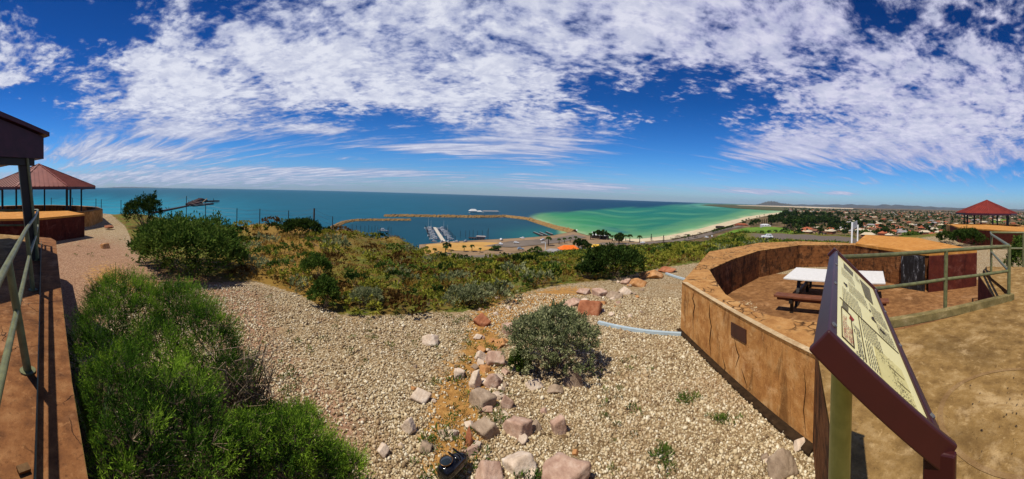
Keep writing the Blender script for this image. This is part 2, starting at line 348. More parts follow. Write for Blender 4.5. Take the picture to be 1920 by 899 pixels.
# ------------------------------------------------------------------ terrain
SEA, LAND = -50.0, -47.6
PROF = [  # column of the panorama, [(distance, height) ...]
    (-40, [(0, 0), (36, 0), (44, -2), (90, -28), (200, -54)]),
    (210, [(0, 0), (36, 0), (44, -2), (90, -28), (200, -54)]),
    (320, [(0, 0), (30, 0), (40, -1.2), (55, -6), (130, -42), (210, -54)]),
    (450, [(0, 0), (14, 0), (27, -.2), (36, -3), (120, -40), (230, -54)]),
    (560, [(0, 0), (11.5, 0), (27, -.3), (38, -3), (130, -40), (240, -54)]),
    (640, [(0, 0), (11.5, 0), (28, -1.0), (40, -2.0), (60, -9), (150, -36), (260, -53)]),
    (740, [(0, 0), (10.5, 0), (30, -2.0), (42, -3.2), (60, -10), (150, -33), (300, -53)]),
    (800, [(0, 0), (9, 0), (28, -2.8), (42, -5.4), (60, -9.9), (150, -29), (262, -48.5), (285, -53)]),
    (900, [(0, 0), (9.5, 0), (28, -3.2), (45, -6.6), (70, -13), (150, -28), (250, -47.9), (330, -53)]),
    (1000, [(0, 0), (10.5, 0), (28, -2.8), (60, -8.0), (150, -25.2), (268, -47.9), (335, -53)]),
    (1100, [(0, 0), (12, 0), (28, -2.6), (60, -8.5), (150, -23), (320, -47.9), (400, -53)]),
    (1200, [(0, 0), (13, 0), (28, -2.0), (60, -7.3), (150, -20.5), (365, -47.9), (430, -53)]),
    (1300, [(0, 0), (15, 0), (28, -1.2), (60, -5.9), (150, -17), (400, -47.6), (430, -53)]),
    (1390, [(0, 0), (18, 0), (60, -4.8), (138, -12.7), (182, -12.9), (225, -24), (400, -47.9), (430, -53)]),
    (1590, [(0, 0), (20, 0), (60, -5), (135, -12.7), (184, -12.9), (225, -24), (400, -47.9), (430, -53)]),
    (1700, [(0, 0), (26, 0), (45, -1.2), (62, -3.0), (120, -20), (330, -47.6), (430, -53)]),
    (1800, [(0, 0), (40, 0), (66, -2.2), (110, -14), (330, -47.6), (430, -53)]),
    (1960, [(0, 0), (60, 0), (100, -8), (330, -47.6), (430, -53)])]
_PA = np.array([(p[0] - 960) / F for p in PROF])
def zt_arr(azv, rv):
    azv = np.asarray(azv, float); rv = np.asarray(rv, float)
    prof = np.array([np.interp(rv.ravel(), [q[0] for q in p[1]], [q[1] for q in p[1]]) for p in PROF])
    i = np.clip(np.searchsorted(_PA, azv.ravel()) - 1, 0, len(_PA) - 2)
    t = np.clip((azv.ravel() - _PA[i]) / (_PA[i + 1] - _PA[i]), 0, 1); t = t * t * (3 - 2 * t)
    k = np.arange(len(i)); z = prof[i, k] * (1 - t) + prof[i + 1, k] * t
    x = np.sin(azv.ravel()) * rv.ravel(); y = np.cos(azv.ravel()) * rv.ravel(); r = rv.ravel()
    amp = np.clip((r - 11) / 30, 0, 1) * np.clip((330 - r) / 100, 0, 1)
    z = z + amp * (.35 * np.sin(x * .31 + 1) * np.cos(y * .27) + .2 * np.sin(x * .83 + y * .5) + .5 * np.sin(x * .07) * np.sin(y * .06 + 2) * np.clip(r / 80, 0, 1))
    return z.reshape(rv.shape)
def zt(x, y):
    return float(zt_arr(np.array([math.atan2(x, y)]), np.array([math.hypot(x, y)]))[0])
_RM = np.concatenate([np.arange(1.0, 30, .05), np.arange(30, 430, .25)])
def hit(px, py):                              # where a sight line meets the hillside
    d = ray(px, py); hh = math.hypot(d[0], d[1]); a = math.atan2(d[0], d[1])
    z = zt_arr(np.full_like(_RM, a), _RM); below = (EYE + d[2] / hh * _RM) <= z
    if not below.any(): return None
    r = _RM[below.argmax()]; return (math.sin(a) * r, math.cos(a) * r, float(z[below.argmax()]))
def project(v):                               # world points -> panorama columns and rows
    v = np.asarray(v, float) - [0, 0, EYE]; x, y, z = v @ CR, v @ CF, v @ CU
    return 960 + F * np.arctan2(x, y), YC - F * z / np.maximum(np.hypot(x, y), 1e-6)

NA, NR = 900, 430
azs = np.concatenate([np.linspace(-1.75, 1.75, NA), np.linspace(1.75, 2 * math.pi - 1.75, 40)[1:-1]]); NA = len(azs)
rs = 0.3 * (430 / 0.3) ** (np.arange(NR) / (NR - 1))
A2, R2 = np.meshgrid(azs, rs); Z2 = zt_arr(A2, R2)
V = np.stack([np.sin(A2) * R2, np.cos(A2) * R2, Z2], -1).reshape(-1, 3)
ii, jj = np.meshgrid(np.arange(NR - 1), np.arange(NA), indexing='ij'); j2 = (jj + 1) % NA
FA = np.stack([ii * NA + jj, ii * NA + j2, (ii + 1) * NA + j2, (ii + 1) * NA + jj], -1).reshape(-1, 4)[:, ::-1]
px, py = project(V)
gx = [0, 110, 160, 205, 235, 260, 300, 350, 400, 480, 520, 560, 600, 640, 700, 760, 800, 860, 900, 930, 960, 1000, 1040, 1090, 1130, 1180, 1230, 1290, 1330, 1920]
gy = [398, 398, 398, 400, 425, 480, 515, 530, 530, 528, 540, 552, 574, 590, 592, 590, 586, 586, 580, 570, 556, 545, 536, 530, 527, 517, 505, 496, 490, 425]
frontish = np.abs(np.arctan2(V[:, 0], V[:, 1])) < 1.62
def ss_(x, lo, hi): t = np.clip((x - lo) / (hi - lo), 0, 1); return t * t * (3 - 2 * t)
gravel = np.clip((py - np.interp(px, gx, gy)) / 9.0 + .5, 0, 1) * frontish + (~frontish)
def blob(x, y, sx, sy): return np.exp(-((px - x) / sx) ** 2 - ((py - y) / sy) ** 2) * frontish
red = np.clip(blob(180, 500, 120, 60) + blob(350, 560, 130, 45) + blob(450, 620, 60, 60) + blob(620, 800, 90, 90) * .8 + blob(150, 560, 60, 80) + blob(520, 730, 70, 90) * .7, 0, 1)
soil = np.clip(blob(860, 760, 60, 90) * 1.25 + blob(905, 640, 35, 70) + blob(830, 850, 60, 60) * .8 + blob(300, 545, 70, 20) * .9 + blob(960, 590, 50, 25) + blob(1020, 560, 50, 14) + blob(1080, 545, 60, 12) * .7 + blob(200, 520, 60, 40) * .7, 0, 1)
dry = np.clip(blob(520, 470, 90, 60) + blob(600, 450, 60, 30) + blob(560, 540, 60, 30) + blob(640, 555, 40, 20) + blob(500, 520, 40, 30) + blob(740, 440, 60, 15) + blob(560, 425, 130, 10), 0, 1)
litter_shade = np.clip(ss_(py, 660, 720) * ss_(px, 500, 455) + ss_(py, 800, 860) * ss_(px, 690, 640), 0, 1) * frontish  # leaf litter coloured extra dark, as the shade under the needle bushes
tar = np.clip(np.minimum((px - 1402) / 20, (1700 - px) / 30), 0, 1) * ((R2.ravel() > 140) & (R2.ravel() < 180)) * frontish
hill = obj('hillside', V, FA, None, None, True); tag(hill, kind='structure')
for nm, arr in (('gravel', gravel), ('red', red), ('soil', soil), ('dry', dry), ('litter_shade', litter_shade), ('tar', tar)):
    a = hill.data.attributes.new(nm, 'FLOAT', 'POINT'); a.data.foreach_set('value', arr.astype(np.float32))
m, N = new_mat('gravel_and_scrub_earth'); P = pos(N)
def attr(N, nm): return N.n('ShaderNodeAttribute', attribute_name=nm).outputs['Fac']
vo = N.n('ShaderNodeTexVoronoi', feature='F1'); N.put(vo.inputs['Vector'], P); vo.inputs['Scale'].default_value = 30
ve = N.n('ShaderNodeTexVoronoi', feature='DISTANCE_TO_EDGE'); N.put(ve.inputs['Vector'], P); ve.inputs['Scale'].default_value = 30
rgb = N.n('ShaderNodeSeparateColor'); N.put(rgb.inputs[0], vo.outputs['Color'])
peb = N.ramp(rgb.outputs[0], [(0, (.16, .10, .05)), (.25, (.35, .25, .135)), (.6, (.50, .39, .235)), (1, (.66, .57, .41))])
peb = N.mix(N.step(ve.outputs[0], 0.16, 0.02), peb, (.13, .085, .038))
n1 = N.noise(P, 1.3, 6, .6); n2 = N.noise(P, 7, 6, .65); n3 = N.noise(P, 40, 4, .6)
peb = N.mix(N.math('MULTIPLY', N.step(n1, .50, .66), .6), peb, (.30, .20, .10)); peb = N.mix(N.math('MULTIPLY', N.step(n2, .52, .75), .45), peb, (.33, .22, .10))
redc = N.ramp(rgb.outputs[1], [(0, (.15, .07, .04)), (.5, (.28, .14, .085)), (1, (.42, .26, .16))])
soilc = N.ramp(n2, [(.3, (.22, .10, .025)), (.55, (.40, .21, .06)), (.8, (.52, .32, .12))])
earth = N.ramp(n2, [(.3, (.07, .05, .012)), (.5, (.15, .095, .022)), (.75, (.24, .16, .04))])
green = N.ramp(n2, [(.3, (.05, .065, .012)), (.6, (.14, .155, .022)), (.8, (.24, .235, .035))])
veg = N.mix(N.step(n1, .40, .58), earth, green)
veg = N.mix(N.math('MULTIPLY', attr(N, 'dry'), .85), veg, N.ramp(n3, [(.3, (.16, .085, .016)), (.7, (.34, .20, .045))]))
j = N.math('MULTIPLY', N.math('SUBTRACT', n2, .5), 1.6)
c = N.mix(N.step(N.math('ADD', attr(N, 'gravel'), j), .35, .6), veg, peb)
c = N.mix(N.math('MULTIPLY', N.step(N.math('ADD', attr(N, 'red'), j), .3, .8), .8), c, redc)
c = N.mix(N.step(N.math('ADD', attr(N, 'soil'), j), .4, .8), c, soilc)
c = N.mix(N.math('MULTIPLY', N.step(N.math('ADD', attr(N, 'litter_shade'), N.math('MULTIPLY', j, .4)), .3, .7), .92), c, N.ramp(n3, [(.3, (.018, .013, .007)), (.6, (.05, .036, .018)), (.8, (.11, .075, .035))]))
c = N.mix(attr(N, 'tar'), c, N.ramp(n2, [(.3, (.10, .08, .065)), (.7, (.16, .13, .105))]))
finish(N, c, .92, .12, N.math('ADD', N.math('MULTIPLY', ve.outputs[0], .8), N.math('MULTIPLY', n3, .5)), .7, .03)
hill.data.materials.append(m)

# ------------------------------------------------------------------ sea
pxs = np.arange(-150, 1560, 2.5); ts = np.concatenate([[0.00178, .0022], np.arange(.0026, .02, .0008), np.arange(.02, .36, .0016)])[::-1]
A3, T3 = np.meshgrid((pxs - 960) / F, ts); R3 = (EYE - SEA) / T3
V = np.stack([np.sin(A3) * R3, np.cos(A3) * R3, np.full_like(R3, SEA)], -1).reshape(-1, 3)
nr, nc = A3.shape; ii, jj = np.meshgrid(np.arange(nr - 1), np.arange(nc - 1), indexing='ij')
FA = np.stack([ii * nc + jj, ii * nc + jj + 1, (ii + 1) * nc + jj + 1, (ii + 1) * nc + jj], -1).reshape(-1, 4)[:, ::-1]
px, py = project(V)
def lerp(a, b, t): return a * (1 - t[:, None]) + np.asarray(b)[None, :] * t[:, None]
def ss(x, lo, hi): t = np.clip((x - lo) / (hi - lo), 0, 1); return t * t * (3 - 2 * t)
hy = 373.2 + 21.1 * np.sin((px - 960) / F) - 6 * np.cos((px - 960) / F); dy = py - hy
wob = 3 * np.sin(px * .045) + 2 * np.sin(px * .11 + dy * .3) + 1.2 * np.sin(px * .23 + dy * .9)
colr = np.tile(np.array([[.002, .088, .145]]), (len(px), 1))
colr = lerp(colr, (.004, .20, .29), ss(dy + wob * .8, 8, 35) * ss(px, 620, 150))
colr = lerp(colr, (.05, .235, .33), np.clip(ss(dy, 26, 44) * ss(px, 560, 200) * (.55 + .45 * np.sin(dy * .9 + px * .05 + np.sin(px * .07))), 0, 1) * .55)
colr = lerp(colr, (.002, .040, .080), ss(px, 700, 1080) * .95)
# deep edge of the turquoise shallows
edge = np.interp(px, [900, 985, 1040, 1090, 1140, 1190, 1225, 1260, 1300, 1330], [420, 405, 397, 393.5, 391, 388, 386, 384, 381.5, 380])
inbay = ss(py + wob * .35 - edge, -1.6, 4.5) * ss(px, 985, 1015)
bay = np.tile(np.array([[.018, .160, .098]]), (len(px), 1))
bay = lerp(bay, (.035, .235, .078), ss(px, 1260, 1040) * ss(py, 388, 412))
bay = lerp(bay, (.008, .150, .105), np.clip(np.exp(-((px - 1200) / 110) ** 2 - ((py - 398) / 8) ** 2), 0, 1))
shore = np.interp(px, [985, 1040, 1075, 1100, 1150, 1200, 1250, 1300, 1340, 1400, 1440, 1475], [405, 425, 433, 440, 447, 447, 442, 432, 421, 406, 400, 396])
bay = lerp(bay, (.12, .29, .115), ss(py - shore + wob * .8, -24, -5) * .9)
bay = lerp(bay, (.36, .46, .22), ss(py - shore + wob * .3, -6, 0) * .75)
bay = lerp(bay, (.16, .40, .28), np.exp(-((px - 1330) / 45) ** 2 - ((py - 386) / 4) ** 2) * .7)
for (x, y, sx, sy, a) in ((1150, 431, 22, 3.5, .95), (1165, 435, 14, 2.5, .8), (1120, 424, 30, 1.2, .35), (1300, 387, 9, 1.5, .8), (1196, 386, 40, 1.2, .8)):
    bay = lerp(bay, (.012, .105, .115), np.exp(-((px - x) / sx) ** 2 - ((py - y - (px - x) * .14) / sy) ** 2) * a)
bay = lerp(bay, (.09, .27, .13), .6 * np.clip(np.sin(dy * .62 + 2.2 * np.sin(px * .019 + 1) + 1.3 * np.sin(px * .047)) * np.sin(px * .013 + dy * .12 + np.sin(px * .031)), 0, 1))
colr = lerp(colr, (0, 0, 0), inbay) + bay * inbay[:, None]
har = ss(px, 628, 660) * ss(1060 - px, 0, 20) * ss(py - np.interp(px, [628, 690, 770, 985, 1040, 1070], [425, 411, 407, 407, 424, 434]), -1, 3)
harc = lerp(np.tile(np.array([[.002, .055, .092]]), (len(px), 1)), (.005, .12, .11), ss(px, 900, 1040) * ss(py, 418, 440))
colr = lerp(colr, (0, 0, 0), har) + harc * har[:, None]
sea = obj('sea', V, FA, None, None, True); tag(sea, kind='structure')
ca = sea.data.color_attributes.new('water', 'FLOAT_COLOR', 'POINT')
ca.data.foreach_set('color', np.c_[np.clip(colr, 0, 1), np.ones(len(px))].astype(np.float32).ravel())
m, N = new_mat('sea_water'); P = pos(N)
cw = N.n('ShaderNodeVertexColor', layer_name='water').outputs[0]
n1 = N.noise(N.mapping(P, (.012, .012, 0)), 1.0, 8, .6); n2 = N.noise(N.mapping(P, (.35, .5, 0)), 1.0, 5, .6)
cw = N.mix(N.math('MULTIPLY', N.step(n1, .35, .7), .22), cw, (0.0, 0.02, .05))
finish(N, cw, .5, .035, n2, .25, 1.0); sea.data.materials.append(m)

# ------------------------------------------------------------------ low land by the sea
def ground_mat(name, c1, c2, c3, scale, detail=8):
    m, N = new_mat(name); P = pos(N); a = N.noise(P, scale, detail, .65)
    finish(N, N.ramp(a, [(.3, c1), (.5, c2), (.72, c3)]), .95, .1); return m
M['town'] = ground_mat('town_ground', (.045, .045, .014), (.12, .08, .038), (.27, .19, .10), .035)
M['dirt'] = ground_mat('foreshore_dirt', (.16, .105, .055), (.25, .165, .095), (.33, .23, .14), .04)
M['yellow'] = ground_mat('ochre_dirt', (.34, .18, .045), (.46, .26, .075), (.52, .32, .11), .06)
M['sand'] = ground_mat('beach_sand', (.40, .31, .19), (.52, .43, .28), (.62, .53, .37), .07)
M['road'] = ground_mat('road_asphalt', (.11, .09, .075), (.155, .125, .10), (.20, .16, .13), .05)
M['lawn'] = ground_mat('park_lawn', (.055, .12, .012), (.11, .20, .02), (.17, .26, .035), .05)
M['olive_land'] = ground_mat('mangrove_flat', (.045, .05, .018), (.08, .075, .025), (.12, .105, .04), .004)
M['salt'] = ground_mat('pale_flat', (.42, .32, .20), (.55, .44, .30), (.62, .52, .38), .003)
M['blue_hill'] = ground_mat('far_hills', (.055, .055, .045), (.085, .08, .06), (.12, .11, .08), .001)
def flat(name, poly, mat, top, depth=0.0, rmax=28000):
    pts = [gp(x, y, top, rmax) for x, y in poly]
    if depth: o = MB().prism(pts, top - depth, top).build(name, mat)
    else: o = obj(name, pts, [tuple(range(len(pts)))], mat); 
    if not depth and o.data.polygons[0].normal.z < 0: o.data.flip_normals()
    return tag(o, kind='structure')
# whole coast: shoreline from the harbour round the bay to the far spit
xs_ = np.arange(787, 1990, 4.0); cy_ = np.interp(xs_, [787, 835, 880, 905, 960, 1000, 1037, 1062, 1075, 1100, 1150, 1200, 1250, 1300, 1340, 1400, 1440, 1472, 1484, 1990], [461, 453.5, 451.5, 450, 447.5, 445, 441.5, 436.5, 434, 441, 448, 448.5, 443, 433, 422, 407, 401, 397.8, 393, 393])
vs, fs = [], []
for i, x in enumerate(xs_):
    top = cy_[i] if x < 1484 else hor(x) + 1.05
    for q, t_ in enumerate(list(np.geomspace(1, 130, 9) - 1)): vs.append(gp(x, top + t_, LAND))
    vs.append(gp(x, top, SEA - 1.0) if x < 1484 else gp(x, top, LAND - 1))
    if i:
        for q in range(8): fs.append(((i - 1) * 10 + q, (i - 1) * 10 + q + 1, i * 10 + q + 1, i * 10 + q))
        fs.append((i * 10, i * 10 + 9, (i - 1) * 10 + 9, (i - 1) * 10))
tag(obj('lowland', vs, fs, M['town']), kind='structure')
flat('foreshore', [(786, 459), (835, 454), (905, 450), (960, 448), (1037, 442), (1062, 437), (1076, 435), (1102, 442.5), (1150, 449.5), (1200, 450), (1230, 452), (1210, 470), (1100, 500), (900, 520), (786, 520)], M['dirt'], LAND + .25)
flat('yard', [(800, 459), (840, 456), (905, 454), (940, 456), (935, 463), (905, 471), (850, 470), (815, 478), (790, 474)], M['yellow'], LAND + .5)
flat('coast_road', [(850, 481), (1000, 472), (1090, 462), (1130, 455), (1190, 456), (1260, 450), (1260, 453), (1190, 460), (1135, 459), (1095, 467), (1005, 477), (850, 487)], M['road'], LAND + .5)
flat('car_park', [(905, 462), (960, 452), (1040, 447), (1075, 440), (1100, 445), (1050, 455), (960, 464)], M['road'], LAND + .6)
flat('beach', [(1150, 447.5), (1200, 448), (1250, 442.5), (1300, 432.5), (1340, 421.5), (1400, 406.5), (1440, 400.7), (1470, 397.5), (1480, 398.5), (1445, 403.5), (1405, 411.5), (1352, 428), (1305, 440), (1255, 449.5), (1200, 454), (1150, 451)], M['sand'], LAND + .5)
flat('lawn', [(1345, 443), (1375, 432), (1400, 427), (1440, 425), (1475, 428), (1490, 436), (1480, 447), (1400, 450), (1345, 449)], M['lawn'], LAND + .5)
flat('esplanade', [(1255, 452), (1310, 441), (1360, 428), (1410, 418), (1412, 420), (1362, 432), (1315, 446), (1262, 457)], M['road'], LAND + .6)
flat('park', [(1443, 408), (1452, 404), (1456, 412), (1448, 418), (1442, 414)], M['lawn'], LAND + .5)
flat('mangrove_flat', [(1312, 384.6), (1330, 383.4), (1420, 384), (1520, 386.8), (1580, 389), (1580, 392), (1530, 393.5), (1478, 395.6), (1430, 393.7), (1380, 390.7), (1340, 387.2)], M['olive_land'], LAND + .6)
flat('salt_flat', [(1380, 384.8), (1460, 386.3), (1500, 387.2), (1560, 389.5), (1600, 391), (1600, 392.3), (1520, 390.2), (1470, 388.3), (1385, 385.6)], M['salt'], LAND + 1.2)
flat('playing_field', [(1860, 412), (1885, 411), (1892, 416), (1865, 418)], M['lawn'], LAND + .5)
# far hills: a broad dome and two long low ranges
def ridge(name, x0, x1, dist, hs, depth):
    n = 60; vs, fs = [], []
    for k in range(n + 1):
        x = x0 + (x1 - x0) * k / n; h = np.interp(x, [q[0] for q in hs], [q[1] for q in hs]) * (1 + .10 * math.sin(k * 1.7) + .07 * math.sin(k * 3.9 + 1))
        a = (x - 960) / F
        for rr, hh in ((dist - depth, LAND - 1), (dist - depth * .4, LAND + h * .55), (dist, LAND + h), (dist + depth, LAND - 1)):
            vs.append((math.sin(a) * rr, math.cos(a) * rr, hh))
    for k in range(n):
        for q in range(3): fs.append((k * 4 + q, (k + 1) * 4 + q, (k + 1) * 4 + q + 1, k * 4 + q + 1))
    return tag(obj(name, vs, fs, M['blue_hill'], None, True), kind='structure')
ridge('far_hills', 1412, 1500, 16000, [(1412, 0), (1425, 70), (1438, 190), (1445, 215), (1455, 200), (1463, 130), (1478, 110), (1500, 40)], 1500)
ridge('far_range', 1465, 1960, 24000, [(1465, 0), (1490, 110), (1540, 150), (1600, 230), (1640, 190), (1660, 280), (1700, 250), (1760, 170), (1830, 120), (1960, 90)], 2500)
ridge('low_headland', 195, 330, 25000, [(195, 0), (215, 60), (250, 75), (290, 40), (330, 0)], 800)

# ------------------------------------------------------------------ viewing platform (under the camera)
def V2(p): return (p[0], p[1])
ledge = [V2(gp(x, y, 1.2)) for x, y in ((165, 899), (135, 718), (121, 600), (110, 500))]
far_l = V2(gp(105, 452, 1.2))
plat = [(3.122, 2.33), V2(gp(1574, 899, 1.2)), (0.9, .70), (-.9, .48)] + ledge + [far_l, (far_l[0] - .55, far_l[1] - .05), (far_l[0] - .95, far_l[1] - .5), (-12.4, -1.5), (-12, -7), (12, -7), (9.6, -1.5), (9.25, 1.25), (8.6, 1.25), (6.35, .36), (5.95, .36)]
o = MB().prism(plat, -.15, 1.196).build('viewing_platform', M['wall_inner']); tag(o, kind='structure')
o = MB().prism(plat, 1.14, 1.2).build('platform_floor', M['floor_ochre']); tag(o, kind='structure')
# a broad red-brown strip along the outer edge of the platform
dx, dy = (ledge[3][0] - ledge[0][0]), (ledge[3][1] - ledge[0][1]); dl = math.hypot(dx, dy); ux, uy = dx / dl, dy / dl; nx, ny = -uy, ux
if ny < 0: nx, ny = -nx, -ny
strip = [(p[0], p[1] - .004) for p in ledge] + [(far_l[0], far_l[1] - .004), (far_l[0] - .55, far_l[1] - .06), (far_l[0] - .94, far_l[1] - .5), (far_l[0] + .5, far_l[1] - 1.3), (ledge[0][0] - .2, ledge[0][1] - 1.2), (ledge[0][0] + .5, ledge[0][1] - .9), (ledge[0][0] + .5, ledge[0][1] + .02)]
o = MB().prism(strip, 1.19, 1.205).build('platform_edge_strip', M['ledge']); tag(o, kind='structure')
# pale worn ring on the platform floor
cx, cy = 2.70, .03
mb = MB(); n = 48
ring = [(cx + math.cos(2 * math.pi * k / n) * rr, cy + math.sin(2 * math.pi * k / n) * rr, 1.2045) for rr in (.655, .70) for k in range(n)]
mb.add(ring, [(k, (k + 1) % n, n + (k + 1) % n, n + k) for k in range(n)])
M['worn'] = concrete('worn_pale_ring', (0.245, 0.145, 0.058), (0.15, 0.08, 0.028), (0.32, 0.21, 0.098), 0, streak=False, stain=.2)
tag(mb.build('worn_floor_ring', M['worn']), kind='structure')

# fallen leaves on the platform
M['dead_leaf'] = simple('dead_leaf', (.045, .022, .012), (.02, .01, .006), 30)
mb = MB()
for k in range(46):
    a, rr = random.uniform(0, 6.28), random.uniform(0, .75); x, y = cx + math.cos(a) * rr, cy + math.sin(a) * rr
    s, b = random.uniform(.006, .014), random.uniform(0, 6.28); ca, sa = math.cos(b) * s, math.sin(b) * s
    mb.add([(x + ca, y + sa, 1.208), (x - sa * .5, y + ca * .5, 1.216), (x - ca, y - sa, 1.209), (x + sa * .5, y - ca * .5, 1.212)], [(0, 1, 2, 3)])
tag(mb.build('fallen_leaves', M['dead_leaf']), kind='stuff')

# ------------------------------------------------------------------ gun emplacement with the picnic table
O = [V2(gp(x, y, 1.05)) for x, y in ((1531, 668), (1279, 529), (1330, 472), (1424, 455.5), (1500, 452.5), (1590, 456))] + [(14.9, 5.2)]
I = [V2(gp(x, y, 1.05)) for x, y in ((1552, 607), (1488, 600), (1417, 586), (1360, 552), (1346, 533), (1330, 506), (1372, 487), (1424, 470), (1500, 459.5), (1600, 459.5), (1690, 471))] + [V2(gp(1735, 475, 1.05))]
em = thing('gun_emplacement', 'round ochre concrete gun emplacement with cracked parapet, picnic table inside', 'emplacement', (0, 0, 0))
mb = MB()
for a, b in zip(O, O[1:]):
    k = 6
    for q in range(k):
        p, r_ = [(a[0] + (b[0] - a[0]) * w, a[1] + (b[1] - a[1]) * w) for w in (q / k, (q + 1) / k)]
        mb.add([(*p, -.3), (*r_, -.3), (*r_, 1.04), (*p, 1.04)], [(3, 2, 1, 0)])
outer = mb.build('outer_wall', M['wall_ochre'], em)
def wall_pt(px, py, a, b, off=0.0):           # sight line onto the upright plane through a and b
    d = ray(px, py); ex, ey = b[0] - a[0], b[1] - a[1]
    k = (a[0] * ey - a[1] * ex) / (d[0] * ey - d[1] * ex); l = math.hypot(ex, ey)
    return (d[0] * k - ey / l * off, d[1] * k + ex / l * off, d[2] * k + EYE)
M['crack'] = simple('crack_dark', (.05, .016, .006), (.02, .008, .004), 9, .95, .05)
for pts in ([(1302, 548), (1299, 560), (1303, 574), (1300, 588), (1301, 601)], [(1331, 570), (1330, 590), (1334, 612), (1331, 640), (1333, 668)],
            [(1377, 632), (1381, 655), (1386, 668), (1379, 690)], [(1390, 690), (1396, 710), (1402, 728)], [(1508, 690), (1511, 730), (1507, 770), (1512, 820)], [(1355, 668), (1360, 690), (1357, 702)]):
    vs, fs = [], []
    for k, (x, y) in enumerate(pts):
        w = .8 if 0 < k < len(pts) - 1 else .15
        vs += [wall_pt(x - w, y, O[0], O[1], .004), wall_pt(x + w, y, O[0], O[1], .004)]
    fs = [(2 * k, 2 * k + 1, 2 * k + 3, 2 * k + 2) for k in range(len(pts) - 1)]
    obj('crack', vs, fs, M['crack'], em)
mb = MB()
for a, b in zip(I, I[1:]):
    mb.add([(*a, -.2), (*b, -.2), (*b, 1.035), (*a, 1.035)], [(0, 1, 2, 3)])
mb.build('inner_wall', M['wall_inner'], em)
ringp = O + I[::-1]
obj('parapet_top', [(*p, 1.05) for p in ringp] + [(*p, 1.0) for p in ringp],
    [tuple(range(len(ringp)))] + [(i, (i + 1) % len(ringp), len(ringp) + (i + 1) % len(ringp), len(ringp) + i) for i in range(len(ringp))], M['top_crack'], em)
def off2(a, b, d):
    l = math.hypot(b[0] - a[0], b[1] - a[1]); return ((b[1] - a[1]) / l * d, -(b[0] - a[0]) / l * d)
mb = MB(); ox, oy = off2(O[0], O[1], .095)
mb.add([(O[0][0] - .004, O[0][1], 1.053), (O[1][0] - .004, O[1][1], 1.053), (O[1][0] + ox, O[1][1] + oy - .05, 1.053), (O[0][0] + ox, O[0][1] + oy, 1.053)], [(3, 2, 1, 0)])
mb.build('rim', M['pale_band'], em)
pl = [wall_pt(x, y, O[0], O[1], .018) for x, y in ((1372, 604), (1400, 619), (1400, 645), (1372, 629))]
pb = [wall_pt(x, y, O[0], O[1], .001) for x, y in ((1372, 604), (1400, 619), (1400, 645), (1372, 629))]
obj('plaque', pl + pb, [(0, 1, 2, 3), (0, 4, 5, 1), (1, 5, 6, 2), (2, 6, 7, 3), (3, 7, 4, 0)], M['plaque'], em)
M['soil'] = simple('dark_shadow_soil', (.05, .03, .016), (.02, .012, .007), 14, .95, .05)
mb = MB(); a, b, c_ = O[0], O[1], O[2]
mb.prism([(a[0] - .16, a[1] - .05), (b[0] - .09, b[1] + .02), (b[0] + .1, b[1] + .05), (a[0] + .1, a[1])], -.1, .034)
tag(mb.build('shadow_soil_strip', M['soil']), kind='structure')  # dark soil strip, coloured to act as the shadow along the wall foot
# the blackened entrance corner with white paint runs
m, N = new_mat('white_paint_runs'); P = pos(N)
sp = N.noise(N.mapping(P, (4.5, 4.5, 1.3)), 2.2, 8, .75, .8)
finish(N, N.ramp(sp, [(.50, (.012, .010, .010)), (.60, (.05, .05, .055)), (.70, (.62, .62, .64))]), .8, .2); M['runs'] = m
fl = MB().prism([(p[0], p[1]) for p in I] + [(13.0, 2.2), (12.6, .4), (6.4, .45), (5.9, .36), (3.2, 2.38)], -.1, .02).build('emplacement_floor', M['floor_red']); tag(fl, kind='structure')

# magazine block beside the emplacement
mg = thing('magazine_block', 'low concrete magazine with flat orange roof slab beside the emplacement', 'bunker', (0, 0, 0))
S = [V2(gp(x, y, 1.3)) for x, y in ((1604, 456.5), (1623, 440.5), (1720, 446), (1832, 469), (1742, 474.5), (1700, 470.5))]
MB().prism(S, 1.2, 1.3).build('roof_slab', M['slab_orange'], mg)
Si = S[:]
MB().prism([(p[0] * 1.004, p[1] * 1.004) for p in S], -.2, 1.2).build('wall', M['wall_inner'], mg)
pa_, pb_ = S[5], S[4]
q4 = [wall_pt(x, y, pa_, pb_, -.02) for x, y in ((1690, 528), (1735, 536), (1735, 477), (1690, 473))]
q4 = [(q[0] * .985, q[1] * .985, z) for q, z in zip(q4, (-.1, -.1, 1.18, 1.18))]
obj('painted_panel', q4 + [(q[0] * 1.01, q[1] * 1.01, q[2]) for q in q4], [(0, 1, 2, 3), (7, 6, 5, 4), (0, 4, 5, 1), (1, 5, 6, 2), (2, 6, 7, 3), (3, 7, 4, 0)], M['runs'], mg)
f3 = [(S[4][0] * .982, S[4][1] * .982), (S[3][0] * .982, S[3][1] * .982), (S[3][0] * 1.002, S[3][1] * 1.002), (S[4][0] * 1.002, S[4][1] * 1.002)]
MB().prism(f3, -.1, 1.195).build('red_wall', M['wall_red'], mg)
# cheek wall of the steps beside the railing; dark red sides stand in for shade too
st = [V2(gp(x, y, 1.12)) for x, y in ((1834, 514), (1851, 513), (1884, 552), (1864, 558))]
o = thing('stair_cheek_wall', None, None); MB().prism(st, 0.0, 1.10).build('wall', M['wall_red'], o); MB().prism(st, 1.101, 1.125).build('coping', M['floor_ochre'], o); tag(o, 'narrow sloping concrete cheek wall of the sunken steps, dark inner side beside the railing', 'wall')

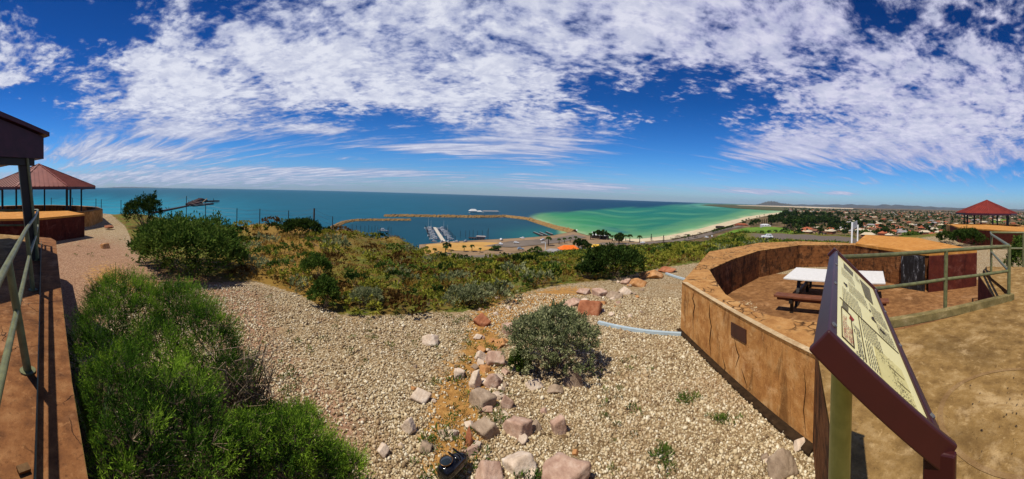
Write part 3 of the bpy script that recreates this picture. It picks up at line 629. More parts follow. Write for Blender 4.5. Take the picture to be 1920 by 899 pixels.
# picnic table
NL, FL_, FR, NR_ = [Vector(gp(x, y, .75)) for x, y in ((1476, 524), (1487, 502), (1651, 509), (1666, 534))]
C0 = (NL + FL_ + FR + NR_) / 4; e1 = ((NR_ - NL) + (FR - FL_)); L1 = e1.length / 2; e1.normalize(); e2 = Vector((-e1.y, e1.x, 0)); 
if e2.dot(FL_ - NL) < 0: e2 = -e2
W_ = abs(((FL_ - NL) + (FR - NR_)).dot(e2)) / 2; rz = math.atan2(e1.y, e1.x)
tb = thing('picnic_table', 'white topped picnic table with red brown timber benches inside the round emplacement', 'picnic table', (C0.x, C0.y, .02), rz)
sgn = 1 if (Vector((-math.sin(rz), math.cos(rz), 0))).dot(e2) > 0 else -1
bevel(MB().box((0, 0, .73), (L1, W_ * .92, .045)).build('tabletop', M['white_top'], tb), .008)
mb = MB().box((0, 0, .685), (L1 * .94, .08, .04)); mb.box((L1 * .33, 0, .685), (.08, W_ * .85, .04)).box((-L1 * .33, 0, .685), (.08, W_ * .85, .04)); mb.build('apron', M['black_steel'], tb)
for s in (1, -1):
    bo = s * (W_ / 2 + .50)
    b = MB()
    for q in (-.085, .085): b.box((0, bo + q, .43), (L1 * 1.04, .15, .05))
    bevel(b.build('bench', M['timber'], tb), .006)
    MB().box((0, bo - .02, .36), (L1 * 1.0, .06, .08)).build('bench_rail', M['timber'], tb)
for s in (1, -1):
    MB().box((s * L1 * .36, 0, .32), (.09, W_ + 1.35, .09)).build('crossbeam', M['black_steel'], tb)
    for q in (1, -1):
        MB().beam((s * L1 * .36, q * W_ * .30, .70), (s * L1 * .36, q * W_ * .46, .0), .09, .09).build('leg', M['black_steel'], tb)
        MB().box((s * L1 * .36, q * (W_ / 2 + .5), .20), (.08, .08, .40)).build('bench_leg', M['black_steel'], tb)

# ------------------------------------------------------------------ pipe railings
def rail_post(parent, x, y, z0, z1, r=.032, flange=True, lean=0.0):
    mb = MB().tube([(x, y, z0), (x, y - lean, z1)], r, 12)
    if flange: mb.tube([(x, y, z0 + .001), (x, y, z0 + .014)], r * 2.0, 12)
    return mb.build('post', M['green_paint'], parent, False)
P2 = [V2(gp(52, 698, 1.2)), V2(gp(62, 545, 1.2)), V2(gp(69, 489, 1.2))]
dirx = (P2[2][0] - P2[0][0], P2[2][1] - P2[0][1]); L = math.hypot(*dirx); dirx = (dirx[0] / L, dirx[1] / L)
near = (P2[0][0] - dirx[0] * 2.6, P2[0][1] - dirx[1] * 2.6); far = (P2[2][0] + dirx[0] * 2.1, P2[2][1] + dirx[1] * 2.1)
rl = thing('railing', 'green pipe railing along the cracked red brown platform edge with kick plate', 'railing', (0, 0, 0))
LEAN = (.16, .10, .03, 0)
for (x, y), ln in zip(P2 + [far], LEAN): rail_post(rl, x, y, 1.205, 2.16, .036, True, ln)
for nm, z, rr in (('top_rail', 2.16, .030), ('mid_rail', 1.74, .026)):
    f_ = (z - 1.205) / .955
    MB().tube([(near[0], near[1] - .20 * f_, z)] + [(x, y - ln * f_, z) for (x, y), ln in zip(P2, LEAN)] + [(*far, z), (far[0] - .05, far[1] - .9, z), (far[0] - .1, far[1] - 2.5, z)], rr, 12).build(nm, M['green_paint'], rl, True)
a, b = (near[0] + ny * 0, near[1] + .03), (far[0], far[1] + .03)
MB().beam((near[0] + nx * .09, near[1] + ny * .09, 1.25), (far[0] + nx * .09, far[1] + ny * .09, 1.25), .010, .085).build('kick_plate', M['green_paint'], rl)
q = gp(44, 883, 1.21)
MB().box((q[0], q[1], 1.222), (.05, .07, .012), .3).build('bracket', M['brass'], rl)

rr_ = thing('railing', 'green pipe railing on a raised kerb beside the interpretive sign and sunken picnic area', 'railing', (0, 0, 0))
K = [V2(gp(x, y, 1.2)) for x, y in ((1640, 618), (1775, 590), (1884, 566))]
kd = (K[2][0] - K[0][0], K[2][1] - K[0][1]); kl = math.hypot(*kd); kd = (kd[0] / kl, kd[1] / kl)
k0 = (K[0][0] - kd[0] * .55, K[0][1] - kd[1] * .55); kc = (K[2][0] + kd[0] * .10, K[2][1] + kd[1] * .10)
back = V2(gp(1857, 437, 2.15)); side = V2(gp(1919, 437.5, 2.15))
posts = [(k0[0], k0[1]), V2(gp(1772, 588, 1.2)), kc]
for x, y in posts: rail_post(rr_, x, y, 1.2, 2.16)
mid_b = ((kc[0] + back[0]) / 2 + .9, (kc[1] + back[1]) / 2 + .25)
for x, y in (mid_b, side): rail_post(rr_, x, y, 1.0, 2.16)
for nm, z, rr in (('top_rail', 2.16, .030), ('mid_rail', 1.72, .026)):
    MB().tube([(*k0, z), (*posts[1], z), (kc[0] - kd[0] * .05, kc[1] - kd[1] * .05, z), (kc[0] + .06, kc[1] + .02, z), (*mid_b, z), (*back, z), (*side, z), (side[0] + .2, side[1] - 2, z)], rr, 12).build(nm, M['green_paint'], rr_, True)
kx, ky = -kd[1], kd[0]
mb = MB().prism([(k0[0] + kx * .07, k0[1] + ky * .07), (k0[0] - kx * .05, k0[1] - ky * .05), (kc[0] + kd[0] * .1 - kx * .05, kc[1] + kd[1] * .1 - ky * .05), (kc[0] + kd[0] * .1 + kx * .07, kc[1] + kd[1] * .1 + ky * .07)], 1.19, 1.31)
M['kerb'] = concrete('mossy_kerb', (0.20, 0.155, 0.06), (0.10, 0.08, 0.03), (0.34, 0.26, 0.13), 0, streak=False, stain=.5)
bevel(mb.build('kerb', M['kerb'], rr_), .012)
pst = MB().tube([(.556, .348, 1.2), (.556, .348, 2.488)], .0215, 20); pst.tube([(.556, .348, 1.2), (.556, .348, 1.215)], .055, 16)
M['chipped'] = None
m, N = new_mat('chipped_green_paint'); P = pos(N); a_ = N.noise(P, 30, 4, .6); b_ = N.noise(P, 9, 4, .6)
finish(N, N.mix(N.step(b_, .66, .69), N.ramp(a_, [(.3, (.30, .34, .075)), (.7, (.46, .50, .13))]), (.42, .12, .06)), .4, .45, a_, .1, .005)
o = pst.build('post', m, None, True); o.name = 'sign_post'; tag(o, 'thick yellow green pipe post with chipped red paint under the near end of the sign', 'post')

# ------------------------------------------------------------------ interpretive sign
A = Vector((.4962, .3376, EYE - .2253)); l_ = Vector((.8351, .5501, 0)); v_ = Vector((.402, -.611, -.682)).normalized(); v_ = (v_ - l_ * v_.dot(l_)).normalized(); n_ = l_.cross(v_)
if n_.z < 0: n_ = -n_
SL, SV = 1.0565, .2747
def sp_(u, v, h=0.0): return A + l_ * (u * SL) + v_ * (v * SV) + n_ * h
sg = thing('interpretive_sign', 'tilted cream information sign in a maroon steel frame on the platform railing', 'sign', (0, 0, 0))
def slab(mb, u0, u1, v0, v1, h0, h1):
    vs = [sp_(u, v, h) for h in (h0, h1) for u, v in ((u0, v0), (u1, v0), (u1, v1), (u0, v1))]
    mb.add(vs, [(3, 2, 1, 0), (4, 5, 6, 7), (0, 1, 5, 4), (1, 2, 6, 5), (2, 3, 7, 6), (3, 0, 4, 7)])
M['cream'] = simple('cream_sign_face', (.84, .77, .40), (.80, .72, .35), 2.0, .35, .4, bstr=0)
mb = MB(); slab(mb, .004, .996, .02, .98, -.03, -.004); mb.build('panel', M['cream'], sg)
def bar(name, u0, u1, v0, v1, h0, h1):
    mb = MB(); slab(mb, u0, u1, v0, v1, h0, h1); return bevel(mb.build(name, M['maroon'], sg), .004, 2)
bar('frame', -.006, 1.006, -.025, .055, -.040, .004); bar('frame', -.006, 1.006, .955, 1.03, -.040, .004)
bar('frame', .992, 1.010, -.07, 1.06, -.042, .010)
bar('end_plate', -.016, .0, -.03, 1.17, -.047, .005)
mb = MB(); slab(mb, .02, .98, .06, .94, -.038, -.031); mb.build('backing', M['maroon_dark'], sg)
e0 = sp_(-.008, 1.16, -.036)
for uu in (-.008,):
    e0 = sp_(uu, 1.12, -.030)
    mb = MB().beam((e0.x, e0.y, 1.2), (e0.x, e0.y, e0.z + .012), .016, .062)
    bevel(mb.build('leg', M['maroon'], sg), .004)
for uu, vv in ((.03, .016), (.35, .016), (.65, .016), (.97, .016), (.03, .985), (.35, .985), (.65, .985), (.97, .985)):
    b0 = sp_(uu, vv, .003); b1 = sp_(uu, vv, .0075); MB().tube([b0, b1], .006, 8).build('bolt', M['wire'], sg)
ink = simple('sign_ink', (.07, .05, .03), (.05, .035, .02), 5, .6, .2, bstr=0); redink = simple('sign_red', (.33, .03, .02), (.28, .025, .015), 5, .6, .2, bstr=0)
sepia = simple('sepia_print', (.22, .18, .08), (.06, .05, .02), 60, .5, .2, bstr=0)
def text(body, u, v, size, matl, name='lettering', sx=1.0):
    cu = bpy.data.curves.new(name, 'FONT'); cu.body = body; cu.size = size; cu.align_x = 'LEFT'
    t = bpy.data.objects.new('tmp_text', cu); COL.objects.link(t)
    me = bpy.data.meshes.new_from_object(t.evaluated_get(bpy.context.evaluated_depsgraph_get()))
    bpy.data.objects.remove(t)
    base = sp_(u, v, -.0015)
    for vt in me.vertices:
        vt.co = base + l_ * (vt.co.x * sx) - v_ * vt.co.y
    me.materials.clear(); me.materials.append(matl)
    o = bpy.data.objects.new(name, me); COL.objects.link(o); o.parent = sg; return o
def patch(name, uv, matl, h=-.0025):
    vs = [sp_(u, v, h) for u, v in uv]; o = obj(name, vs, [tuple(range(len(vs)))], matl, sg); return o
bpy.context.view_layer.update()
text('HUMMOCK HILL', .046, .178, .0185, redink); text('HERITAGE', .046, .232, .0185, redink)
mb = MB()
for (u0, u1, v0, v1) in ((.040, .222, .120, .124), (.040, .222, .238, .242), (.040, .0415, .12, .242), (.2205, .222, .12, .242), (.285, .287, .10, .92), (.03, .285, .355, .357)): slab(mb, u0, u1, v0, v1, -.005, -.0015)
mb.build('rule', ink, sg)
text('Spencer Gulf', .025, .33, .030, ink)
for (u0, u1, v0, v1) in ((.03, .15, .38, .50), (.16, .28, .38, .62), (.30, .44, .14, .42), (.46, .60, .26, .58), (.62, .76, .14, .40), (.30, .40, .66, .90), (.42, .58, .64, .90), (.78, .92, .46, .56)):
    mb = MB(); nl = int((v1 - v0) * SV / .0062)
    for q in range(nl):
        u = u0
        while u < u1 - .008:
            w = random.uniform(.006, .018); vv = v0 + (v1 - v0) * (q + .5) / nl
            vs = [sp_(uu, vz, -.002) for uu, vz in ((u, vv - .0042), (min(u + w, u1), vv - .0042), (min(u + w, u1), vv + .0042), (u, vv + .0042))]
            mb.add(vs, [(0, 1, 2, 3)]); u += w + .004
            if q == nl - 1 and u > u0 + (u1 - u0) * .6: break
    mb.build('text_block', ink, sg)
paleprint = simple('pale_print', (.72, .64, .28), (.62, .54, .22), 12, .4, .3, bstr=0)
patch('photo_print', [(.002, .50), (.166, .51), (.171, .84), (.002, .86)], paleprint)
rnd_ = random.Random(14); mb = MB()
for (u, v, su, sv, n_l) in ((.135, .56, .03, .05, 60), (.14, .66, .028, .07, 90), (.10, .70, .02, .05, 60), (.055, .72, .03, .07, 120), (.03, .79, .03, .05, 90), (.165, .545, .012, .02, 20), (.012, .70, .02, .05, 40)):
    for q in range(n_l):
        uu, vv = rnd_.gauss(u, su * .6), rnd_.gauss(v, sv * .6); uu = min(max(uu, .004), .168); vv = min(max(vv, .505), .85); l = rnd_.uniform(.004, .012); an = rnd_.uniform(0, 6.28)
        mb.add([sp_(uu, vv, -.0015), sp_(uu + math.cos(an) * l * .35, vv + math.sin(an) * l, -.0015), sp_(uu + math.cos(an + .8) * l * .35, vv + math.sin(an + .8) * l, -.0015)], [(0, 1, 2)])
slab(mb, .075, .079, .70, .84, -.004, -.0016); slab(mb, .118, .122, .64, .82, -.004, -.0016); mb.build('tree_picture', sepia, sg)
patch('photo_print', [(.80, .20), (.92, .20), (.90, .43), (.796, .40)], sepia)
patch('photo_print', [(.62, .60), (.895, .58), (.90, .82), (.613, .75)], sepia)
def blobpatch(u, v, su, sv, seed):
    rnd = random.Random(seed); pts = []
    for k in range(14):
        a = 2 * math.pi * k / 14; s = rnd.uniform(.45, 1.1); pts.append((u + math.cos(a) * su * s, v + math.sin(a) * sv * s))
    patch('bird_drawing', pts, ink, -.0017)
blobpatch(.505, .205, .022, .045, 1); blobpatch(.40, .63, .02, .05, 2); blobpatch(.355, .75, .014, .06, 3); blobpatch(.47, .61, .012, .03, 4)
patch('logo_mark', [(.225, .13), (.285, .14), (.275, .22), (.23, .21)], sepia); patch('logo_mark', [(.19, .215), (.225, .235), (.215, .285), (.19, .255)], redink)

# ------------------------------------------------------------------ shelters
def gazebo(label, c, z_eave, z_apex, R, roofm, rz):
    t = thing('picnic_shelter', label, 'shelter', (c[0], c[1], 0), rz)
    mb = MB(); n = 8; ap = Vector((0, 0, z_apex)); V8 = [Vector((math.cos(2 * math.pi * k / n) * R, math.sin(2 * math.pi * k / n) * R, z_eave)) for k in range(n)]
    for k in range(n):
        a, b = V8[k], V8[(k + 1) % n]
        mb.add([a, b, ap, a - Vector((0, 0, .06)), b - Vector((0, 0, .06)), ap - Vector((0, 0, .08))], [(0, 1, 2), (5, 4, 3), (0, 3, 4, 1)])
        mm = (a + b) / 2; up = (ap - mm); nn = (b - a).cross(up).normalized(); ed = (b - a).normalized()
        for q in range(1, 11):
            w = q / 11; p = a + (b - a) * w; frac = 1 - abs(2 * w - 1); top = p + up * frac
            if frac > .08: mb.beam(p + nn * .02, top + nn * .02, .05, .05)
    mb.build('roof', roofm, t)
    mb = MB()
    for k in range(n):
        mb.beam(V8[k] + Vector((0, 0, .02)), ap + Vector((0, 0, .03)), .12, .06)
    mb.build('hip_cap', roofm, t)
    mb = MB()
    for k in range(n):
        a, b = V8[k] * .995, V8[(k + 1) % n] * .995
        a.z = b.z = z_eave - .12; mb.beam(a, b, .04, .20)
    mb.build('fascia', M['maroon_dark'], t)
    for k in range(n):
        a = 2 * math.pi * (k + .25) / n
        MB().box((math.cos(a) * R * .74, math.sin(a) * R * .74, z_eave / 2), (.13, .13, z_eave), a).build('post', M['black_steel'], t)
        MB().beam((math.cos(a) * R * .74, math.sin(a) * R * .74, z_eave - .25), (math.cos(a) * R * .95, math.sin(a) * R * .95, z_eave - .1), .08, .08).build('brace', M['black_steel'], t)
    return t
def ring_wall(label, c, R, z, rz, th=.5, n=12):
    t = thing('gun_emplacement', label, 'emplacement', (c[0], c[1], 0), rz)
    o_ = [(math.cos(2 * math.pi * k / n) * R, math.sin(2 * math.pi * k / n) * R) for k in range(n)]; i_ = [(x * (R - th) / R, y * (R - th) / R) for x, y in o_]
    mo, mi, mt = MB(), MB(), MB()
    for k in range(n):
        a, b, p, q = o_[k], o_[(k + 1) % n], i_[k], i_[(k + 1) % n]
        mo.add([(*a, -.4), (*b, -.4), (*b, z - .01), (*a, z - .01)], [(0, 1, 2, 3)])
        mi.add([(*p, -.4), (*q, -.4), (*q, z - .01), (*p, z - .01)], [(3, 2, 1, 0)])
        mt.add([(*a, z), (*b, z), (*q, z), (*p, z), (*a, z - .05), (*b, z - .05), (*q, z - .05), (*p, z - .05)], [(0, 1, 2, 3), (0, 4, 5, 1), (3, 2, 6, 7)])
    mo.build('outer_wall', M['wall_ochre'], t); mi.build('inner_wall', M['wall_inner'], t); mt.build('parapet_top', M['top_crack'], t); return t
def bunker(label, top_px, z, wallm):
    t = thing('magazine_block', label, 'bunker', (0, 0, 0)); S = [V2(gp(x, y, z)) for x, y in top_px]
    MB().prism(S, z - .10, z).build('roof_slab', M['slab_orange'], t)
    cxx = sum(p[0] for p in S) / len(S); cyy = sum(p[1] for p in S) / len(S)
    MB().prism([(cxx + (p[0] - cxx) * .995, cyy + (p[1] - cyy) * .995) for p in S], -.5, z - .1).build('wall', wallm, t); return t
c = col_at(73, 27.5); gazebo('faded red octagonal picnic shelter by the sea, beyond the dark platform shelter', c, 2.86, 4.72, 4.75, M['roof_pink'], .30)
ring_wall('round concrete gun emplacement around the faded red shelter by the sea', c, 5.3, 1.05, .1)
bunker('low dark red magazine with orange roof slab in front of the faded red shelter', [(159, 401.5), (127, 395.5), (60, 397), (-25, 399), (-25, 411.5), (79, 409)], 1.3, M['wall_red'])
c = col_at(1850, 37); gazebo('small bright red octagonal picnic shelter above the town', c, 2.42, 3.85, 3.45, M['roof_red'], .2)
ring_wall('round concrete gun emplacement around the bright red shelter above the town', c, 4.5, 1.05, .2)
bunker('low dark red magazine with orange roof slab in front of the bright red shelter', [(1781, 421), (1796, 426.5), (1930, 435), (1930, 427), (1850, 421.5)], 1.3, M['wall_red'])

# the shelter on the platform: only one corner of its roof and one post come into the picture
sh = thing('platform_shelter', 'dark maroon shelter roof corner on a heavy post over the platform railing', 'shelter', (0, 0, 0))
c1 = at(82, 270, 7.25); pc = V2(gp(69, 489, 1.2))
g1 = Vector((c1[0], c1[1], 3.40)); dl_ = Vector((.42, -1.0, 0)).normalized(); dk = Vector((-1.0, -.3, 0)).normalized()
def roofslab(name, zlo, zhi, out_, mat_, rise, r0):
    p = [g1 + dl_ * 0 - dl_ * out_ - dk * out_, g1 + dl_ * 4.2 - dk * out_, g1 + dl_ * 4.2 + dk * 4.5, g1 + dk * 4.5 - dl_ * out_]
    zz0 = [zlo, zlo + r0, zlo + r0, zlo]; zz1 = [zhi, zhi + rise, zhi + rise, zhi]
    return MB().prism([(q.x, q.y) for q in p], zz0, zz1).build(name, mat_, sh)
roofslab('fascia', 3.42, 3.90, .0, M['maroon_dark'], 1.2, .05); roofslab('roof', 3.905, 3.99, .10, M['maroon_dark'], 1.25, 1.2)
MB().beam((pc[0] - .1, pc[1] - .06, 1.2), (pc[0] - .1, pc[1] - .28, 3.45), .24, .24).build('post', M['black_steel'], sh)
MB().tube([(pc[0] + .06, pc[1] + .02, 1.25), (pc[0] + .06, pc[1] - .20, 3.42)], .03, 10).build('downpipe', M['green_paint'], sh)
MB().beam((pc[0] - .1, pc[1] - .06, 3.35), tuple(Vector((pc[0] - .1, pc[1] - .06, 3.35)) + dl_ * 4), .14, .16).build('beam', M['black_steel'], sh)

# pale plastic edging strips across the gravel
for pts, lab in (([(1122, 605), (1160, 614), (1210, 622), (1277, 627)], 'pale blue plastic drain strip lying curved across the gravel beside the emplacement wall'),
                 ([(1249, 513), (1266, 519), (1287, 525)], 'short pale drain strip on the far gravel near the slope')):
    mb = MB(); W = [Vector(gp(x, y, .035)) for x, y in pts]
    for a, b in zip(W, W[1:]): mb.beam(a, b, .085, .06)
    tag(mb.build('drain_strip', M['pale_blue']), lab, 'drain strip')

# white framed notice seen edge-on
p0 = Vector(at(1597, 456, 25)); p1 = Vector(at(1608, 446, 30)); p0.z = min(p0.z, 0); p1.z = 0
nb = thing('notice_board', 'white slatted notice board on two posts, seen nearly edge-on over the parapet', 'notice board', (0, 0, 0))
h0, h1 = at(1597, 417, 25)[2], at(1608, 422, 30)[2]
for p, h in ((p0, h0), (p1, h1)): MB().box((p.x, p.y, (h - .3) / 2), (.12, .12, h + .3), .4).build('post', M['white'], nb)
for k in range(3):
    a, b = p0.lerp(p1, .12 + .28 * k), p0.lerp(p1, .30 + .28 * k); mb = MB()
    mb.add([(a.x, a.y, h0 - .62), (b.x, b.y, h0 - .62), (b.x, b.y, h0 - .04), (a.x, a.y, h0 - .04), (a.x + .03, a.y + .04, h0 - .62), (b.x + .03, b.y + .04, h0 - .62), (b.x + .03, b.y + .04, h0 - .04), (a.x + .03, a.y + .04, h0 - .04)],
           [(0, 1, 2, 3), (7, 6, 5, 4), (0, 4, 5, 1), (3, 2, 6, 7), (1, 5, 6, 2), (0, 3, 7, 4)]); mb.build('slat', M['white'], nb)

# ------------------------------------------------------------------ vegetation
def unit(v): return v / np.maximum(np.linalg.norm(v, axis=-1, keepdims=True), 1e-9)
def foliage(lobes, n, size, rng, elong=2.2, clump=22, upb=.35, cr=.16, inner=.25, wob=.22, zmin=-.25):
    """leaf blades in clumps spread through a set of ellipsoid lobes; returns vertices and quads"""
    lobes = np.array(lobes, float); w = (lobes[:, 3] * lobes[:, 4] + lobes[:, 4] * lobes[:, 5]) ; w /= w.sum()
    nc = max(6, n // clump); li = rng.choice(len(lobes), nc * 2, p=w); d = unit(rng.normal(size=(nc * 2, 3)))
    d[:, 2] = np.where(d[:, 2] < zmin, -d[:, 2], d[:, 2])
    rad = np.where(rng.random(nc * 2) < inner, rng.uniform(.35, .85, nc * 2), rng.uniform(.85, 1.08, nc * 2))
    ph = rng.uniform(0, 6.28, 3)
    rad *= 1 + wob * np.sin(d[:, 0] * 5 + ph[0] + li) * np.sin(d[:, 1] * 5 + ph[1]) * np.cos(d[:, 2] * 4 + ph[2])
    c = lobes[li, :3] + d * lobes[li, 3:6] * rad[:, None]
    keep = np.ones(len(c), bool)                   # leave out what lies deep inside another lobe
    for k in range(len(lobes)):
        q = np.linalg.norm((c - lobes[k, :3]) / lobes[k, 3:6], axis=1); keep &= ~((q < .72) & (li != k))
    c, d, li = c[keep][:nc], d[keep][:nc], li[keep][:nc]
    m_ = lobes[li, 3:6].mean(1)
    reps = rng.integers(int(clump * .6), int(clump * 1.5), len(c)); idx = np.repeat(np.arange(len(c)), reps)
    p = c[idx] + rng.normal(size=(len(idx), 3)) * (cr * m_[idx])[:, None] * .55
    ax = unit(d[idx] * .7 + rng.normal(size=p.shape) * .55 + np.array([0, 0, upb])); sd_ = unit(np.cross(ax, rng.normal(size=p.shape)))
    L = (size * rng.uniform(.6, 1.3, len(p)))[:, None]; Wd = L / elong * .5
    v = np.stack([p, p + ax * L * .55 - sd_ * Wd, p + ax * L, p + ax * L * .55 + sd_ * Wd], 1).reshape(-1, 3)
    TONE[0] = np.repeat(rng.uniform(-.38, .38, len(c))[idx], 4)
    f = np.arange(len(p) * 4).reshape(-1, 4); return v, f
def stems(mb, lobes, base, rng, n=10, r=.015):
    for k in range(n):
        L = lobes[rng.integers(len(lobes))]; e = np.array(L[:3]) + rng.normal(size=3) * np.array(L[3:6]) * .35; b = np.array(base) + rng.normal(size=3) * [.12, .12, 0] * (L[3] * .5 + .1)
        b[2] = base[2] - .05; mid = (b + e) / 2 + rng.normal(size=3) * .08 * L[3]
        mb.tube([b, mid, e], [r, r * .7, r * .3], 5)
    return mb
def bush(name, label, lobes, n, size, leafm, seed, cat='bush', group=None, base=None, nst=12, sr=.014, **kw):
    rng = np.random.default_rng(seed); lobes = [tuple(l) for l in lobes]
    base = base or (np.mean([l[0] for l in lobes]), np.mean([l[1] for l in lobes]), min(l[2] - l[5] for l in lobes))
    t = thing(name, label, cat, tuple(float(b) for b in base), 0, group)
    loc = [(l[0] - base[0], l[1] - base[1], l[2] - base[2], *l[3:]) for l in lobes]
    v, f = foliage(loc, n, size, rng, **kw); obj('foliage', v, f, leafm, t)
    stems(MB(), loc, (0, 0, 0), rng, nst, sr).build('stems', M['twig'], t); return t
def lobes_px(specs):                              # (column, row of the middle, distance, rx, ry, rz)
    out = []
    for (x, y, r, a, b, c) in specs: p = at(x, y, r); out.append((p[0], p[1], p[2], a, b, c))
    return out

# the bright green needle bush below the platform edge
bl = lobes_px([(235, 600, 4.6, .75, .6, .62), (330, 610, 4.3, .55, .5, .50), (190, 665, 3.9, .45, .4, .55), (300, 700, 3.5, .50, .45, .50), (380, 640, 3.9, .40, .4, .42), (230, 760, 3.0, .42, .35, .50),
               (330, 790, 2.75, .40, .36, .46), (260, 870, 2.4, .36, .32, .44), (360, 870, 2.45, .34, .3, .38), (425, 700, 3.5, .30, .3, .28)])
rng = np.random.default_rng(5)
nb_ = thing('needle_bush', 'large bright green needle leaved bush right below the platform edge', 'bush', (-2.4, 2.2, 0))
loc = [(l[0] + 2.4, l[1] - 2.2, *l[2:]) for l in bl]
def needles(lobes, n_tuft, rng, shoots=34, per=13, R=.17, ln=.042, w=.0058, lime=.0):
    lobes = np.array(lobes); P_ = []; A_ = []; tries = 0; wt = lobes[:, 3] * lobes[:, 4]; wt = wt / wt.sum()
    while len(P_) < n_tuft and tries < 40000:
        tries += 1; k = rng.choice(len(lobes), p=wt); d = unit(rng.normal(size=3)); d[2] = abs(d[2]) * 1.1 - .25 * rng.random(); d = unit(d); p = lobes[k, :3] + d * lobes[k, 3:6]
        if (np.linalg.norm((p - lobes[:, :3]) / lobes[:, 3:6], axis=1) < .86).any(): continue
        if P_ and np.min(np.linalg.norm(np.array(P_) - p, axis=1)) < R * .86: continue
        P_.append(p); A_.append(unit(d * .75 + np.array([0, 0, .75])))
    P_, A_ = np.array(P_), np.array(A_); nT = len(P_); size = rng.uniform(.65, 1.35, nT); ti = np.repeat(np.arange(nT), shoots)
    sdir = unit(A_[ti] * 1.0 + rng.normal(size=(len(ti), 3)) * .62); L = R * 1.25 * size[ti] * rng.uniform(.75, 1.15, len(ti)); base = P_[ti] - A_[ti] * (R * .55 * size[ti])[:, None]
    si = np.repeat(np.arange(len(ti)), per); u = np.tile(np.linspace(.35, 1.0, per), len(ti)); bend = np.zeros((len(si), 3)); bend[:, 2] = .22 * u * u * L[si]
    p = base[si] + sdir[si] * (L[si] * u)[:, None] + bend; nd = unit(sdir[si] * .9 + rng.normal(size=p.shape) * .55 + [0, 0, .25]); sd_ = unit(np.cross(nd, rng.normal(size=p.shape))); ll = (ln * rng.uniform(.6, 1.25, len(p)))[:, None]; ww = w * rng.uniform(.8, 1.2, len(p))[:, None] * .5
    v = np.stack([p, p + nd * ll * .5 - sd_ * ww, p + nd * ll, p + nd * ll * .5 + sd_ * ww], 1).reshape(-1, 3)
    patchy = .30 * np.sin(P_[:, 0] * 3.1 + 1) * np.sin(P_[:, 1] * 3.7 + P_[:, 2] * 2.5)          # lit lobes and dark gaps painted into the leaf tone
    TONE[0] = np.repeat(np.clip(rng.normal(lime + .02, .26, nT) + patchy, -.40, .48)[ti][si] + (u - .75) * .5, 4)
    mb = MB()
    for t_ in range(0, len(ti), 4): mb.tube([base[t_] - A_[ti[t_]] * .12, base[t_], base[t_] + sdir[t_] * L[t_] * .8], [.004, .003, .0015], 3, 0, False)
    return v, np.arange(len(p) * 4).reshape(-1, 4), mb
v, f = foliage([(*l[:3], *(q * .70 for q in l[3:])) for l in loc], 9000, .07, rng, elong=6.0, clump=26, upb=.5, cr=.2, inner=.5, wob=.2); TONE[0] = TONE[0] * .3 - .30; obj('inner_foliage', v, f, M['leaf_bright'], nb_)  # inner leaves toned down to paint the shaded inside of the bush
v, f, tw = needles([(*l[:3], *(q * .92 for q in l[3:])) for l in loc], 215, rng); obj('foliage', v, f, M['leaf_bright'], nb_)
stems(tw, loc, (0, .6, 0), rng, 60, .012).build('stems', M['twig'], nb_)
bl2 = lobes_px([(470, 850, 2.75, .24, .22, .26), (540, 850, 2.8, .25, .22, .27), (600, 870, 2.9, .22, .2, .20), (650, 885, 2.95, .15, .15, .13), (560, 800, 3.2, .20, .2, .14), (500, 800, 3.1, .16, .16, .14)])
nb2 = thing('needle_bush', 'smaller bright green needle bush at the gravel edge, tip reaching towards the stones', 'bush', (-1.6, 2.3, 0))
loc2 = [(l[0] + 1.6, l[1] - 2.3, *l[2:]) for l in bl2]; v, f = foliage([(*l[:3], *(q * .8 for q in l[3:])) for l in loc2], 5000, .05, rng, elong=6.0, clump=26, upb=.5, cr=.2, inner=.5, wob=.2); TONE[0] = TONE[0] * .3 - .28; obj('inner_foliage', v, f, M['leaf_bright'], nb2)  # inner leaves darkened here as well, for the shade within
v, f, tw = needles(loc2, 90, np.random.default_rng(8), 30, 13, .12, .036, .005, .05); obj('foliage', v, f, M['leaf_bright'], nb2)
stems(tw, loc2, (0, .3, 0), np.random.default_rng(3), 20, .008).build('stems', M['twig'], nb2)
# bare grey branches between the two
rng = np.random.default_rng(9); mb = MB()
for k in range(120):
    p = np.array(gp(rng.uniform(430, 500), rng.uniform(740, 850), 0)); e = np.array(at(rng.uniform(420, 520), rng.uniform(640, 800), rng.uniform(2.9, 3.8)))
    mid = (p + e) / 2 + rng.normal(size=3) * .12; mb.tube([p, mid, e, e + rng.normal(size=3) * .15], [.008, .006, .004, .0015], 4)
    mb.tube([mid, mid + rng.normal(size=3) * .2 + [0, 0, .08]], [.004, .0012], 4)
tag(mb.build('dry_branches', M['twig']), 'tangle of bare grey dry branches between the bright green bushes', 'dead shrub')

def dome(px, ybase, w, ytop, r=None, k=5, seed=0, spread=.5):
    """lobes that fill a bush seen at a column, from its foot row to its top row, w columns wide"""
    h_ = hit(px, ybase) if r is None else None
    if h_ is None: x, y, _ = col_at(px, r or 25); h_ = (x, y, zt(x, y))
    R_ = math.hypot(h_[0], h_[1]); hw = w / F * R_ / 2; R_ += hw * .6; x, y, _ = col_at(px, R_); z0 = zt(x, y); top = EYE - (ytop - hor(px)) / F * R_; hh = max(.15, top - z0)
    rnd = random.Random(seed); L = [(x, y, z0 + hh * .45, hw * .72, hw * .72, hh * .52)]
    for q in range(k):
        a = 2 * math.pi * q / k + rnd.uniform(-.3, .3); s = rnd.uniform(.42, .62)
        L.append((x + math.cos(a) * hw * spread, y + math.sin(a) * hw * spread, z0 + hh * rnd.uniform(.28, .52), hw * s, hw * s, hh * rnd.uniform(.34, .48)))
    return L
